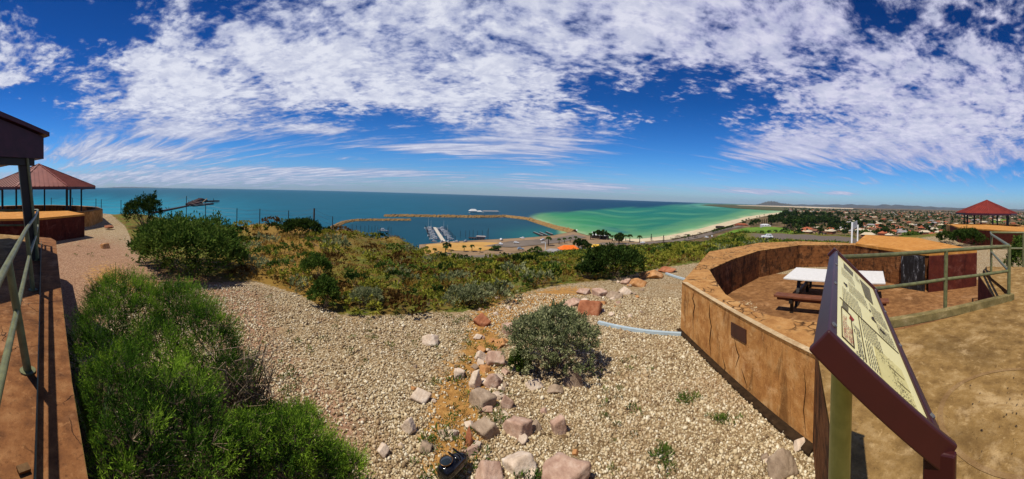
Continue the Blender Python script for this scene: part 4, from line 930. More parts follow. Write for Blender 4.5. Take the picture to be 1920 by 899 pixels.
big = dome(355, 522, 205, 412, k=9, seed=3, spread=.55) + dome(290, 500, 90, 440, k=3, seed=31) + dome(435, 512, 80, 450, k=3, seed=32) + dome(355, 526, 110, 470, k=4, seed=33)
bush('wattle_bush', 'very large rounded olive green wattle bush at the edge of the gravel', big, 30000, .12, M['leaf_olive'], 21, nst=30, sr=.03, clump=20, elong=2.6, wob=.35, cr=.2)
bush('coastal_bush', 'dark wind shaped bush with bare twigs behind the large wattle, near the sea', dome(265, 428, 80, 371, k=5, seed=4) + dome(287, 424, 34, 364, k=2, seed=5), 6500, .17, M['leaf_dark'], 22, nst=30, sr=.03, elong=3)
bush('coastal_bush', 'flat topped dark bush on the brow below the wooden fence post', dome(566, 452, 70, 411, r=21, k=5, seed=6), 5000, .17, M['leaf_dark'], 23, nst=14, elong=3)
bush('round_shrub', 'dense round dark green shrub standing in dry brown grass', dome(597, 528, 62, 477, k=6, seed=7), 7000, .055, M['leaf_olive'], 24, clump=18, wob=.12)
bush('wattle_shrub', 'mid green leafy shrub in front of the round dark green shrub', dome(612, 583, 56, 522, k=5, seed=8), 5000, .06, M['leaf_olive'], 25)
bush('saltbush', 'low grey green saltbush mound beside the mid green leafy shrub', dome(692, 580, 66, 540, k=5, seed=9), 6000, .04, M['leaf_grey'], 26)
bush('saltbush', 'grey green saltbush behind the rust red square stone', dome(890, 580, 62, 538, k=5, seed=10) + dome(860, 566, 40, 538, k=3, seed=11), 8500, .042, M['leaf_grey'], 27)
bush('saltbush', 'small grey green saltbush touching the one behind the rust red stone', dome(928, 556, 50, 532, k=4, seed=12), 4500, .04, M['leaf_grey'], 28)
bush('wattle_bush', 'big dark green dome shaped bush at the top of the rock line', dome(1155, 527, 112, 462, k=7, seed=13), 12000, .085, M['leaf_dark'], 29, nst=16, wob=.2) 
bush('wattle_shrub', 'dark shrub leaning against the big dome shaped bush', dome(1108, 525, 46, 492, k=4, seed=14), 4000, .08, M['leaf_dark'], 30)
bush('saltbush', 'large dense grey green saltbush growing over the rock line in the gravel', dome(1048, 716, 172, 580, k=8, seed=15, spread=.5), 26000, .042, M['leaf_grey'], 31, nst=26, clump=40, wob=.34, cr=.11, inner=.15)
bush('saltbush', 'fresh green tuft of saltbush leaning out beside a pale stone', dome(985, 706, 44, 660, k=3, seed=16), 4000, .04, M['leaf_olive'], 32)
bush('coastal_bush', 'dark spreading bush in front of the red walled magazine of the bright red shelter', dome(1815, 462, 64, 430, r=24, k=5, seed=17) + dome(1775, 455, 44, 434, r=26, k=3, seed=18), 6500, .15, M['leaf_dark'], 33, elong=3)
bush('coastal_bush', 'green bush behind the far corner of the kerb railing', dome(1912, 500, 46, 444, r=13.5, k=5, seed=19), 5000, .10, M['leaf_olive'], 34)
x, y, _ = col_at(1711, 78); z0 = zt(x, y)
t = thing('round_tree', 'single round green tree on the slope beyond the orange roof slab', 'tree', (x, y, z0))
v, f = foliage([(0, 0, 2.9, 2.3, 2.3, 1.7), (1.1, .3, 2.3, 1.6, 1.6, 1.3), (-1.2, .2, 2.2, 1.5, 1.5, 1.2)], 3500, .45, np.random.default_rng(3), wob=.15); obj('crown', v, f, M['leaf_olive'], t)
MB().tube([(0, 0, -1), (.1, 0, 1), (0, .1, 2.5)], [.22, .16, .08], 7).build('trunk', M['bark'], t)
# agave by the wall
ag = thing('agave', 'small agave with broad grey green blades in the shade by the platform wall', 'plant', gp(176, 850, 0))
M['agave'] = simple('agave_leaf', (.16, .24, .11), (.10, .16, .07), 8, .5, .4); R_ = random.Random(2)
for k in range(9):
    a = k * .7; l = R_.uniform(.35, .55); t_ = R_.uniform(.5, 1.1); o1 = Vector((math.cos(a) * .04, math.sin(a) * .04, .1)); e_ = o1 + Vector((math.cos(a) * l * math.cos(t_), math.sin(a) * l * math.cos(t_), l * math.sin(t_) + .45)); md = o1.lerp(e_, .5) + Vector((0, 0, .06)); s = Vector((-math.sin(a), math.cos(a), 0)) * .035
    MB().add([o1 - s * .6, o1 + s * .6, md + s, e_, md - s], [(0, 1, 2, 4), (4, 2, 3)]).build('blade', M['agave'], ag)

# low shrubs on the slope: a few kinds, many single plants
kinds = []
for q, (nm, lab, lm, n, size, hgt) in enumerate([
        ('saltbush', 'low grey green saltbush mound among the scrub on the slope', 'leaf_grey', 420, .13, .55), ('scrub_bush', 'yellow green scrub bush among others on the slope', 'leaf_yellow', 420, .14, .6),
        ('scrub_bush', 'dull olive scrub bush among others on the slope', 'leaf_olive', 420, .14, .7), ('dry_shrub', 'brown half dry shrub among the scrub on the slope', 'leaf_brown', 380, .15, .5), ('coastal_bush', 'small dark bush among the scrub on the slope', 'leaf_dark', 420, .15, .75)]):
    for vv in range(2):
        rng = np.random.default_rng(60 + q * 7 + vv); rnd = random.Random(q * 5 + vv)
        L = [(0, 0, hgt * .4, .62, .62, hgt * .5)] + [(math.cos(a) * .45, math.sin(a) * .45, hgt * .35, rnd.uniform(.3, .5), rnd.uniform(.3, .5), hgt * rnd.uniform(.35, .6)) for a in (rnd.uniform(0, 6), rnd.uniform(0, 6), rnd.uniform(0, 6), rnd.uniform(0, 6))]
        t = thing(nm, lab, 'shrub', (0, 0, 0), 0, lab.split(' among')[0] + 's on the slope'); v, f = foliage(L, n, size, rng, clump=14, wob=.3); obj('foliage', v, f, M[lm], t)
        stems(MB(), L, (0, 0, 0), rng, 5, .012).build('stems', M['twig'], t); kinds.append([t, q, False])
rnd = random.Random(77); placed = []; tries = 0
while len(placed) < 290 and tries < 20000:
    tries += 1
    x = rnd.uniform(425, 1470); y0 = np.interp(x, [425, 560, 640, 740, 800, 900, 1000, 1100, 1200, 1300, 1470], [418, 424, 432, 446, 476, 486, 480, 468, 462, 456, 452]); y1 = np.interp(x, gx, gy) - 4
    y = y0 + (y1 - y0) * rnd.random() ** 1.15
    h_ = hit(x, y)
    if h_ is None: continue
    r = math.hypot(h_[0], h_[1])
    if r > 85 or r < 7: continue
    s = rnd.uniform(.35, .8) * (.75 + r / 38)
    if any((h_[0] - a) ** 2 + (h_[1] - b) ** 2 < ((s + c) * .5) ** 2 for a, b, c in placed): continue
    if 450 < x < 740 and rnd.random() < .5: continue
    placed.append((h_[0], h_[1], s)); q = rnd.choices(range(5), [1.6, 4.5, 2, 2.2 if x < 800 else 1, 1.6])[0]; kk = kinds[q * 2 + rnd.randrange(2)]
    rz = rnd.uniform(0, 6.28); sc = (s * rnd.uniform(.85, 1.25), s * rnd.uniform(.85, 1.25), s * rnd.uniform(.8, 1.25))
    if not kk[2]: kk[0].location = h_; kk[0].rotation_euler = (0, 0, rz); kk[0].scale = sc; kk[2] = True
    else: copy_thing(kk[0], h_, rz, sc)
# everything smaller or further off: ground cover, uncountable
def scatter(name, pts, scl, leafm, per, size, seed, hgt=.5, elong=2.2):
    rng = np.random.default_rng(seed); pts = np.array(pts); scl = np.array(scl); idx = np.repeat(np.arange(len(pts)), per)
    d = unit(rng.normal(size=(len(idx), 3))); d[:, 2] = abs(d[:, 2]); p = pts[idx] + d * (scl[idx] * rng.uniform(.5, 1, len(idx)))[:, None] * [1, 1, hgt]
    ax = unit(d * .7 + rng.normal(size=d.shape) * .5 + [0, 0, .5]); s_ = unit(np.cross(ax, rng.normal(size=d.shape))); L = (scl[idx] * size * rng.uniform(.6, 1.3, len(idx)))[:, None]; Wd = L / elong * .5
    v = np.stack([p, p + ax * L * .55 - s_ * Wd, p + ax * L, p + ax * L * .55 + s_ * Wd], 1).reshape(-1, 3)
    TONE[0] = np.repeat(rng.uniform(-.4, .4, len(pts))[idx], 4)
    return tag(obj(name, v, np.arange(len(p) * 4).reshape(-1, 4), leafm), kind='stuff')
def sow(n, seed, rlo, rhi, smin, smax, xlo=425, xhi=1560, thin=False, power=1.0):
    rnd = random.Random(seed); P_, S_ = [], []; A_ = []
    while len(P_) < n:
        x = rnd.uniform(xlo, xhi); a = (x - 960) / F; r = rlo * (rhi / rlo) ** (rnd.random() ** power); X_, Y_ = math.sin(a) * r, math.cos(a) * r
        P_.append((X_, Y_, 0)); S_.append(rnd.uniform(smin, smax) * (.6 + r / 60))
    P_ = np.array(P_); P_[:, 2] = zt_arr(np.arctan2(P_[:, 0], P_[:, 1]), np.hypot(P_[:, 0], P_[:, 1])); px, py = project(P_)
    ok = (py < np.interp(px, gx, gy) - 1) & ~((px > 1395) & (np.hypot(P_[:, 0], P_[:, 1]) > 137) & (np.hypot(P_[:, 0], P_[:, 1]) < 183)); ok &= ~((px > 440) & (px < 720) & (np.random.default_rng(seed).random(len(px)) < (.6 if thin else 0))); S_ = np.array(S_); return P_[ok], S_[ok]
for nm, lm, n, sd_ in (('dry_grass', 'grass_dry', 2600, 1), ('low_scrub', 'leaf_yellow', 1500, 2), ('low_scrub', 'leaf_brown', 900, 3)):
    P_, S_ = sow(n, sd_, 8, 75, .10, .28, thin=(lm == 'leaf_yellow')); scatter(nm, P_, S_, M[lm], 16, 1.0 if nm == 'dry_grass' else .6, sd_, .7, 6 if nm == 'dry_grass' else 2.2)
for lm, n, sd_ in (('leaf_yellow', 2600, 11), ('leaf_olive', 2600, 12), ('leaf_dark', 1300, 13), ('leaf_brown', 700, 14)):
    P_, S_ = sow(n, sd_, 60, 330, .22, .55, 900, 1600); scatter('hillside_scrub', P_, S_, M[lm], 18, .55, sd_, .7)
rnd = random.Random(5); wp = [gp(rnd.gauss(x, sx), rnd.gauss(y, sy), .02) for x, y, sx, sy, n in ((860, 740, 30, 60, 26), (900, 640, 30, 30, 22), (830, 860, 30, 25, 14), (1245, 850, 10, 22, 9), (1355, 790, 12, 5, 8), (1290, 750, 12, 6, 7), (1160, 770, 30, 50, 10), (1150, 690, 40, 20, 6), (540, 710, 12, 14, 10), (680, 560, 80, 20, 24), (950, 560, 60, 12, 20), (1000, 900, 30, 10, 8), (700, 620, 120, 40, 30), (200, 470, 60, 20, 12), (930, 780, 20, 20, 10)) for _ in range(int(n * 1.6))]
scatter('weeds', wp, [rnd.uniform(.03, .09) for _ in wp], M['leaf_olive'], 26, .8, 4, .6, 5)

# ------------------------------------------------------------------ loose pebbles on the near gravel
rng = np.random.default_rng(17)
bm = bmesh.new(); bmesh.ops.create_icosphere(bm, subdivisions=1, radius=1); bm.verts.ensure_lookup_table()
iv = np.array([v.co[:] for v in bm.verts]); iff = np.array([[v.index for v in f.verts] for f in bm.faces]); bm.free()
def pebbles(n, rlo, rhi, alo, ahi, smin, smax):
    a = rng.uniform(alo, ahi, n); r = np.sqrt(rng.uniform(rlo ** 2, rhi ** 2, n)); x, y = np.sin(a) * r, np.cos(a) * r
    px, py = project(np.c_[x, y, np.zeros(n)]); g = (py > np.interp(px, gx, gy) + 6)
    so_ = np.clip(np.exp(-((px - 860) / 55) ** 2 - ((py - 760) / 85) ** 2) + np.exp(-((px - 905) / 30) ** 2 - ((py - 640) / 60) ** 2), 0, 1)
    inside = (x > np.interp(y, [2.3, 6.2], [3.05, 3.52])) & (y < 6.2)
    bare = np.sin(x * 2.1 + 1.3 * np.sin(y * 1.7)) * np.sin(y * 1.9 + np.sin(x * 2.7)) + .35 * np.sin(x * 5.3) * np.sin(y * 4.7)
    so_ = np.clip(so_ + np.clip((bare - .45) * 1.6, 0, .75), 0, 1)
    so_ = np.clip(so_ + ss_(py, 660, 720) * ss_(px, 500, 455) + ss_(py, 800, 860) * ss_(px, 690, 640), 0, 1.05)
    g &= (rng.random(n) > so_ * .93) & ~inside & ~((x < -1) & (y < .95 - .16 * (x + 1.5)))
    return x[g], y[g], rng.uniform(smin, smax, g.sum()) * (1 + (rng.random(g.sum()) < .06) * .7)
xs, ys, sz = [np.concatenate(q) for q in zip(pebbles(32000, 1.8, 5.2, -1.0, 1.0, .009, .024), pebbles(44000, 5.2, 9.5, -1.25, .75, .012, .027), pebbles(4000, 2.3, 4.5, -1.4, -.9, .012, .026))]
n = len(xs); q = unit(rng.normal(size=(n, 4))); w_, x_, y_, z_ = q.T
Rm = np.stack([1 - 2 * (y_ * y_ + z_ * z_), 2 * (x_ * y_ - z_ * w_), 2 * (x_ * z_ + y_ * w_), 2 * (x_ * y_ + z_ * w_), 1 - 2 * (x_ * x_ + z_ * z_), 2 * (y_ * z_ - x_ * w_), 2 * (x_ * z_ - y_ * w_), 2 * (y_ * z_ + x_ * w_), 1 - 2 * (x_ * x_ + y_ * y_)], -1).reshape(n, 3, 3)
sh_ = np.stack([np.ones(n), rng.uniform(.6, .95, n), rng.uniform(.4, .7, n)], -1) * sz[:, None]
V = np.einsum('nij,nkj->nki', Rm, iv[None] * sh_[:, None, :] * (1 + rng.normal(size=(n, 12, 1)) * .07)) + np.stack([xs, ys, sz * .35], -1)[:, None, :]
FA = (iff[None] + (np.arange(n) * 12)[:, None, None]).reshape(-1, 3)
m, N = new_mat('gravel_pebbles'); g_ = N.n('ShaderNodeNewGeometry')
c = N.ramp(g_.outputs['Random Per Island'], [(0, (.12, .075, .038)), (.2, (.31, .215, .115)), (.5, (.46, .355, .205)), (.8, (.59, .49, .32)), (1, (.72, .65, .50))])
c = N.mix(N.math('MULTIPLY', N.step(N.noise(g_.outputs['Position'], 1.1, 4), .48, .68), .45), c, (.33, .20, .10))
finish(N, c, .75, .25, N.noise(g_.outputs['Position'], 90, 3), .2, .004)
tag(obj('gravel', V.reshape(-1, 3), FA, m, None, True), kind='stuff')

# ------------------------------------------------------------------ rocks
def rock_mat(name, a, b, c):
    m, N = new_mat(name); P = N.n('ShaderNodeTexCoord').outputs['Object']; n1 = N.noise(P, 5, 8, .65, .3); n2 = N.noise(P, 26, 6, .7)
    cc = N.ramp(n1, [(.3, a), (.5, b), (.72, c)]); cc = N.mix(N.math('MULTIPLY', N.step(n2, .48, .7), .4), cc, a)
    finish(N, cc, .85, .2, N.math('ADD', n1, N.math('MULTIPLY', n2, .4)), .6, .03); return m
RM = {'pink': rock_mat('pink_granite', (.27, .15, .105), (.45, .30, .22), (.62, .49, .40)), 'red': rock_mat('rust_red_stone', (.20, .065, .03), (.36, .135, .065), (.46, .22, .12)),
      'pale': rock_mat('pale_stone', (.42, .31, .22), (.60, .48, .37), (.72, .64, .55)), 'grey': rock_mat('grey_brown_stone', (.18, .125, .085), (.34, .25, .175), (.50, .40, .30)),
      'orange': rock_mat('orange_stone', (.28, .12, .04), (.46, .23, .09), (.58, .36, .19))}
bm = bmesh.new(); bmesh.ops.create_icosphere(bm, subdivisions=4, radius=1); RV = np.array([v.co[:] for v in bm.verts]); RF = np.array([[v.index for v in f.verts] for f in bm.faces]); bm.free()
def rock(px, ybase, w, h, kind, label, seed, depth=.8, rz=0.0, name='rock'):
    rng = np.random.default_rng(seed); b = gp(px, ybase, 0.0); r = math.hypot(b[0], b[1]); W_ = w / F * r / 2
    tilt = (ybase - hor(px)) / F; H_ = max(.06, h / F * r * .75)
    D_ = W_ * depth; c = col_at(px, r + D_ * .55)
    q3 = np.linalg.qr(rng.normal(size=(3, 3)))[0]; nn = np.concatenate([q3, -q3, unit(rng.normal(size=(5, 3)))]); hh = np.concatenate([rng.uniform(.48, .74, 6), rng.uniform(.62, .85, 5)]); q = unit(RV) @ nn.T
    rad = np.min(np.where(q > .08, hh / np.maximum(q, .08), 9), axis=1); rad = np.minimum(rad, 1.5)
    v = unit(RV) * rad[:, None]; v += unit(RV) * (.03 * np.sin(RV @ np.array([9, 7, 5.]) + seed) * np.sin(RV @ np.array([-6, 11, 8.])))[:, None]
    v -= (v.max(0) + v.min(0)) / 2; v /= (v.max(0) - v.min(0)) / 2
    v *= [W_ * 1.08, D_ * 1.1, H_ * .78]
    a = math.atan2(c[0], c[1])
    o = obj(name, v, RF, RM[kind]); o.location = (c[0], c[1], H_ * .17); o.rotation_euler = (0, 0, -a + rz); tag(o, label, 'rock'); return o
ROCKS = [
 (913, 612, 34, 32, 'red', 'squared rust red block of stone in front of a grey saltbush'), (815, 648, 34, 26, 'pale', 'beige wedge shaped stone alone on the open gravel'),
 (800, 755, 40, 30, 'pale', 'pinkish white angular stone on gravel left of the orange soil'), (779, 814, 28, 38, 'pale', 'pale pointed stone standing upright on dry ground'),
 (872, 710, 23, 20, 'pale', 'small white stone beside a tall white upright slab'), (903, 728, 25, 46, 'pale', 'tall white upright slab at the edge of the orange soil'),
 (912, 677, 23, 26, 'pale', 'white streaked stone above the tall white upright slab'), (938, 686, 40, 34, 'pink', 'pink and white boulder touching the large saltbush'),
 (935, 728, 32, 36, 'pink', 'dull pink stone beneath the pink and white boulder'), (917, 766, 52, 36, 'grey', 'grey brown boulder with one dark face in the middle of the rock line'),
 (963, 765, 26, 34, 'pink', 'small upright pink stone beside the dark faced boulder'), (1014, 730, 34, 22, 'pale', 'pale pink stone at the foot of the large saltbush'),
 (1054, 738, 30, 18, 'grey', 'small brown stone at the foot of the large saltbush'), (1087, 728, 38, 52, 'grey', 'tall grey beige slab leaning on the saltbush, gravel side'),
 (925, 822, 52, 38, 'grey', 'grey pink boulder over a mossy gap'), (986, 822, 54, 42, 'pink', 'flat pinkish boulder in the gravel below the saltbush'),
 (1062, 815, 30, 44, 'pink', 'narrow brown pink stone half sunk in the pebbles'), (932, 905, 54, 40, 'pink', 'broad speckled pink boulder nearest the black lamp'),
 (992, 890, 62, 44, 'pale', 'big beige boulder with a ridge, beside the speckled pink boulder'), (1080, 922, 90, 54, 'pink', 'largest boulder, red and white streaked, cut off by the lower edge'),
 (895, 838, 18, 56, 'red', 'narrow red flaking stone edge in the soil'), (1482, 898, 56, 70, 'grey', 'grey beige boulder against the foot of the emplacement wall'),
 (970, 632, 44, 30, 'pink', 'orange flat boulder at the left side of the large saltbush'), (950, 650, 26, 18, 'orange', 'low tan stone below the orange flat boulder'),
 (1000, 612, 40, 18, 'pink', 'pink flat stone peeping out above the saltbush'), (1114, 590, 50, 36, 'red', 'red brown sloping boulder at the end of the curved drain strip'),
 (1130, 556, 30, 18, 'pink', 'rounded pink stone over the red brown sloping boulder'), (1158, 560, 32, 17, 'grey', 'brown stone between pale ones in the upper rock line'),
 (1179, 552, 26, 18, 'pale', 'pinkish white rounded stone in the upper rock line'), (1201, 538, 32, 20, 'orange', 'orange rounded boulder below the dome shaped bush'),
 (1180, 534, 24, 14, 'pink', 'small pink stone behind the orange rounded boulder'), (1226, 522, 46, 18, 'orange', 'long tan slab on the crest of the rock line'),
 (1256, 510, 34, 12, 'red', 'thin red slab at the top end of the rock line'), (1086, 574, 38, 18, 'pink', 'flat pink stone left of the red brown sloping boulder'),
 (1050, 580, 30, 12, 'orange', 'low tan stone at the lower end of the side row of stones'), (1100, 552, 26, 14, 'pink', 'pale pink stone on the far side of the rock line'),
 (766, 842, 12, 10, 'pale', 'fist sized pale stone on dry ground near the black lamp'), (197, 466, 17, 13, 'orange', 'square orange brick like stone on the path by the dark red magazine'),
 (205, 427, 18, 7, 'red', 'flat red stone on the gravel by the round emplacement wall'), (940, 561, 10, 7, 'pale', 'tiny white stone beside the far small saltbush')]
for i, (x, y, w, h, k, lab) in enumerate(ROCKS): rock(x, y, w, h, k, lab, 100 + i, .75 if h < w * 1.2 else .6, random.uniform(-.4, .4))

sp0 = rock(1500, 700, 14, 10, 'pale', 'small loose stone lying about in the gravel and soil', 301); sp0['group'] = 'small loose stones'
rnd = random.Random(61); meshes = [rock(1500, 700, 14, 10, k_, 'small loose stone lying about in the gravel and soil', 302 + i_) for i_, k_ in enumerate(('pink', 'grey', 'orange', 'pale'))]
for o_ in meshes: o_['group'] = 'small loose stones'
q_ = gp(905, 742, 0); sp0.location = (*q_[:2], .01)
for o_, (x, y) in zip(meshes, ((948, 700), (890, 690), (948, 642), (880, 800))): q_ = gp(x, y, 0); o_.location = (*q_[:2], .01)
for (cx_, cy_, sx, sy, n_) in ((920, 700, 26, 55, 26), (975, 800, 50, 55, 9), (880, 850, 24, 30, 4), (1120, 570, 36, 16, 12), (1190, 540, 30, 10, 10), (1030, 590, 30, 12, 8), (790, 780, 40, 60, 6), (1465, 860, 16, 24, 5)):
    for _ in range(n_):
        x, y = rnd.gauss(cx_, sx), rnd.gauss(cy_, sy)
        if not 480 < y < 920: continue
        o_ = rnd.choice(meshes + [sp0]).copy(); COL.objects.link(o_); q_ = gp(x, y, 0); s_ = rnd.uniform(.6, 1.45); o_.location = (q_[0], q_[1], .012 * s_); o_.scale = (s_ * rnd.uniform(.8, 1.4), s_, s_ * rnd.uniform(.7, 1.3)); o_.rotation_euler = (0, 0, rnd.uniform(0, 6.28))

# black lamp housing on the ground
lc = Vector(gp(852, 872, .13)); la = math.radians(52)
lp = thing('ground_spotlight', 'glossy black lamp housing with an oval brown rimmed lens lying among the stones', 'lamp', lc, -.55)
n = 16; mb = MB(); vs = []
for k, (yy, w_, h_, dz) in enumerate([(-.19, .05, .04, 0), (-.17, .078, .065, .01), (-.08, .092, .08, .015), (.02, .088, .075, .01), (.10, .075, .06, 0), (.165, .055, .04, -.01), (.185, .03, .022, -.012)]):
    vs += [(math.cos(2 * math.pi * q / n) * w_, yy, math.sin(2 * math.pi * q / n) * h_ + dz) for q in range(n)]
fs = [(a * n + q, a * n + (q + 1) % n, (a + 1) * n + (q + 1) % n, (a + 1) * n + q) for a in range(6) for q in range(n)] + [tuple(range(n))[::-1], tuple(range(6 * n, 7 * n))]
mb.add(vs, [f[::-1] for f in fs]); mb.build('housing', M['black_gloss'], lp, True)
ov = lambda k, a_, b_, z: (math.cos(k) * a_ - .012, math.sin(k) * b_ - .11, z)
mb = MB().tube([ov(2 * math.pi * k / 24, .056, .07, .098) for k in range(25)], .005, 6); mb.build('rim', M['brass'], lp, True)
vs = [ov(2 * math.pi * k / 24, .054, .068, .096) for k in range(24)] + [ov(2 * math.pi * k / 24, .03, .04, .112) for k in range(24)] + [(-.012, -.11, .117)]
obj('lens', vs, [(k, (k + 1) % 24, 24 + (k + 1) % 24, 24 + k) for k in range(24)] + [(24 + k, 24 + (k + 1) % 24, 48) for k in range(24)], M['glass'], lp, True)
MB().box((0, .06, .085), (.15, .012, .012)).box((0, -.01, .09), (.15, .01, .012)).build('ridge', M['black_gloss'], lp)

# ------------------------------------------------------------------ wire fence on the brow
fe = thing('wire_fence', 'sagging wire fence on dark posts along the brow above the sea', 'fence', (0, 0, 0))
FP = [(96, 371, 397, 34), (136, 371, 397, 34), (180, 373, 398, 34), (190, 374, 398, 34.5), (227, 375.5, 399, 34), (300, 379, 402, 33), (350, 368, 402, 33), (386, 384, 408, 30), (445, 391, 418, 27.5), (488, 392, 420, 27.5), (542, 395, 422, 27.5), (590, 391, 426, 27.5), (625, 406, 430, 29)]
tops = []
for x, yt, yb, r in FP:
    X_, Y_, _ = col_at(x, r); z0 = zt(X_, Y_) - .2; z1 = at(x, yt, r)[2]; w_ = .035 if x != 590 else .07; tops.append(Vector((X_, Y_, z1 - .06)))
    MB().tube([(X_, Y_, z0), (X_, Y_, z1)], w_, 7).build('post', M['black_steel'] if x != 590 else M['bark'], fe)
for dz, sag in ((0, .10), (-.35, .07), (-.7, .05)):
    mb = MB()
    for a, b in zip(tops, tops[1:]):
        mb.tube([a + Vector((0, 0, dz)), a.lerp(b, .5) + Vector((0, 0, dz - sag)), b + Vector((0, 0, dz))], .007, 4)
    mb.build('wire', M['wire'], fe)

# ------------------------------------------------------------------ harbour
def breakwater(name, label, pts, width, height, seed):
    rng = np.random.default_rng(seed); W_ = [np.array(gp(x, y, SEA)) for x, y in pts]; line = []
    for a, b in zip(W_, W_[1:]):
        k = max(2, int(np.linalg.norm(b - a) / 3.0)); line += [a + (b - a) * q / k for q in range(k)]
    line.append(W_[-1]); line = np.array(line); tg = np.gradient(line, axis=0); tg /= np.linalg.norm(tg, axis=1, keepdims=True); nn = np.stack([-tg[:, 1], tg[:, 0], 0 * tg[:, 0]], 1)
    nn = np.where(((line + nn) ** 2).sum(1, keepdims=True) > (line ** 2).sum(1, keepdims=True), nn, -nn)
    prof = [(0, -1.5), (.10, .25), (.24, .62), (.36, .95), (.5, 1), (.64, .95), (.76, .62), (.90, .25), (1, -1.5)]
    v = np.concatenate([line + nn * (u * width) + np.array([0, 0, h * height if h > 0 else h]) for u, h in prof]).reshape(len(prof), len(line), 3).transpose(1, 0, 2)
    v = v + rng.normal(size=v.shape) * [.55, .55, .45] * (height / 5); K = len(prof)
    fs = [(i * K + j, i * K + j + 1, (i + 1) * K + j + 1, (i + 1) * K + j) for i in range(len(line) - 1) for j in range(K - 1)] + [tuple(range(K)), tuple(range((len(line) - 1) * K, len(line) * K))[::-1]]
    return tag(obj(name, v.reshape(-1, 3), fs, M['rubble']), label, 'breakwater')
breakwater('breakwater', 'long outer rubble breakwater curving round the harbour to the shore', [(724, 407), (760, 407), (830, 408), (900, 409), (948, 408), (985, 412.5), (1010, 421), (1040, 430.5), (1068, 437.5)], 15, 5.2, 1)
breakwater('breakwater', 'short inner rubble breakwater hooking out from the hillside', [(612, 437), (632, 428), (648, 419.5), (668, 415.5), (695, 414.5), (735, 414.5), (771, 414.5)], 11, 3.6, 2)

def gpr(px, py, z=SEA): return Vector(gp(px, py, z))
# pavilion jetty beyond the breakwater
bd = gpr(880, 403.5); be = gpr(936, 403.8); ex = (be - bd); Lj = ex.length; ex.normalize(); ey = Vector((-ex.y, ex.x, 0)); ang = math.atan2(ex.y, ex.x)
jt = thing('pavilion_jetty', 'white pavilion and covered jetty on piles beyond the outer breakwater', 'jetty', bd)
jt.rotation_euler = (0, 0, ang)
for k in range(15):
    for q in (-3, 3): MB().box((Lj * (k + .5) / 15, q, 2.5), (.7, .7, 7)).build('pile', M['boat_white'], jt)
MB().box((Lj / 2, 0, 6), (Lj, 8, .7)).build('deck', M['pier'], jt)
def hip(mb, c, a, b, z0, z1, ridge=.5, mi=0):
    x, y = c; vs = [(x - a, y - b, z0), (x + a, y - b, z0), (x + a, y + b, z0), (x - a, y + b, z0), (x - a * ridge, y, z1), (x + a * ridge, y, z1)]
    mb.add(vs, [(0, 1, 5, 4), (1, 2, 5), (2, 3, 4, 5), (3, 0, 4), (3, 2, 1, 0)], mi)
for a_ in (((Lj * .12, 0), 11, 7, 10.5, 15.5), ((Lj * .33, 0), 6, 5, 9, 12), ((Lj * .70, 0), Lj * .27, 4.5, 10, 12, .9)):
    mb = MB(); hip(mb, *a_); mb.build('roof', M['roof_grey'] if a_[1] > 15 else M['boat_white'], jt)
for k in range(5):
    for q in (-4, 4): MB().box((Lj * .02 + k * 4.2, q, 8.3), (.9, .6, 4.4)).build('post', M['boat_white'], jt)
for k in range(9): MB().box((Lj * .45 + k * Lj * .064, -3.4, 8.2), (.8, .6, 4.2)).build('post', M['boat_white'], jt)

# marina pontoon with boats on both sides
p0, p1 = gpr(832, 453.5, SEA + .5), gpr(815, 427, SEA + .5); pd = (p1 - p0); Lp = pd.length; pd.normalize(); pn = Vector((-pd.y, pd.x, 0)); pa = math.atan2(pd.y, pd.x)
po = thing('marina_pontoon', 'long pale marina pontoon with boats moored along both sides', 'pontoon', p0, pa)
MB().box((Lp / 2, 0, 0), (Lp, 4.2, .9)).build('deck', M['pier'], po)
for k in range(10):
    for q in (-9, 9): MB().tube([(Lp * (k + 1) / 11, q * 1.6, -2), (Lp * (k + 1) / 11, q * 1.6, 4.5)], .25, 6).build('pile', M['pier_dark'], po)
M['navy'] = simple('navy_canvas', (.03, .05, .10), (.02, .03, .07), 1)
def boat(name, label, L_, sail, group):
    t = thing(name, label, 'boat', (0, 0, 0), 0, group); B_ = L_ * .135
    sec = [(-.5, .8, .0), (-.2, 1, 0), (.15, .95, .05), (.38, .55, .12), (.5, .04, .2)]; vs, fs = [], []
    for u, w, up in sec: vs += [(u * L_, -B_ * w, .95 + up * 3), (u * L_, B_ * w, .95 + up * 3), (u * L_, B_ * w * .6, -.3), (u * L_, -B_ * w * .6, -.3)]
    for k in range(4):
        a, b = k * 4, k * 4 + 4
        for q in range(4): fs.append((a + q, a + (q + 1) % 4, b + (q + 1) % 4, b + q))
    fs += [(0, 1, 2, 3), (19, 18, 17, 16)]; obj('hull', vs, fs, M['boat_white'], t)
    mb = MB().box((-.05 * L_, 0, 1.5), (L_ * .42, B_ * 1.35, 1.1)); 
    if not sail: mb.box((-.1 * L_, 0, 2.5), (L_ * .24, B_ * 1.2, 1.0)).box((-.1 * L_, 0, 3.06), (L_ * .30, B_ * 1.35, .10))
    bevel(mb.build('cabin', M['boat_white'], t), .08); MB().box((-.36 * L_, 0, 1.25), (L_ * .22, B_ * 1.4, .5)).build('canopy', M['navy'], t)
    MB().box((.0 * L_, 0, 1.62), (L_ * .33, B_ * 1.38, .42)).build('window', M['glass'], t)
    if sail:
        MB().tube([(.05 * L_, 0, 1), (.05 * L_, 0, L_ * 1.25)], [.16, .10], 6).build('mast', M['boat_white'], t)
        MB().tube([(.05 * L_, 0, 2.6), (-.35 * L_, 0, 2.7)], .14, 6).build('boom', M['boat_white'], t)
    return t
G1 = 'motor boats moored at the marina pontoon'; G2 = 'sailing boats moored at the marina pontoon'
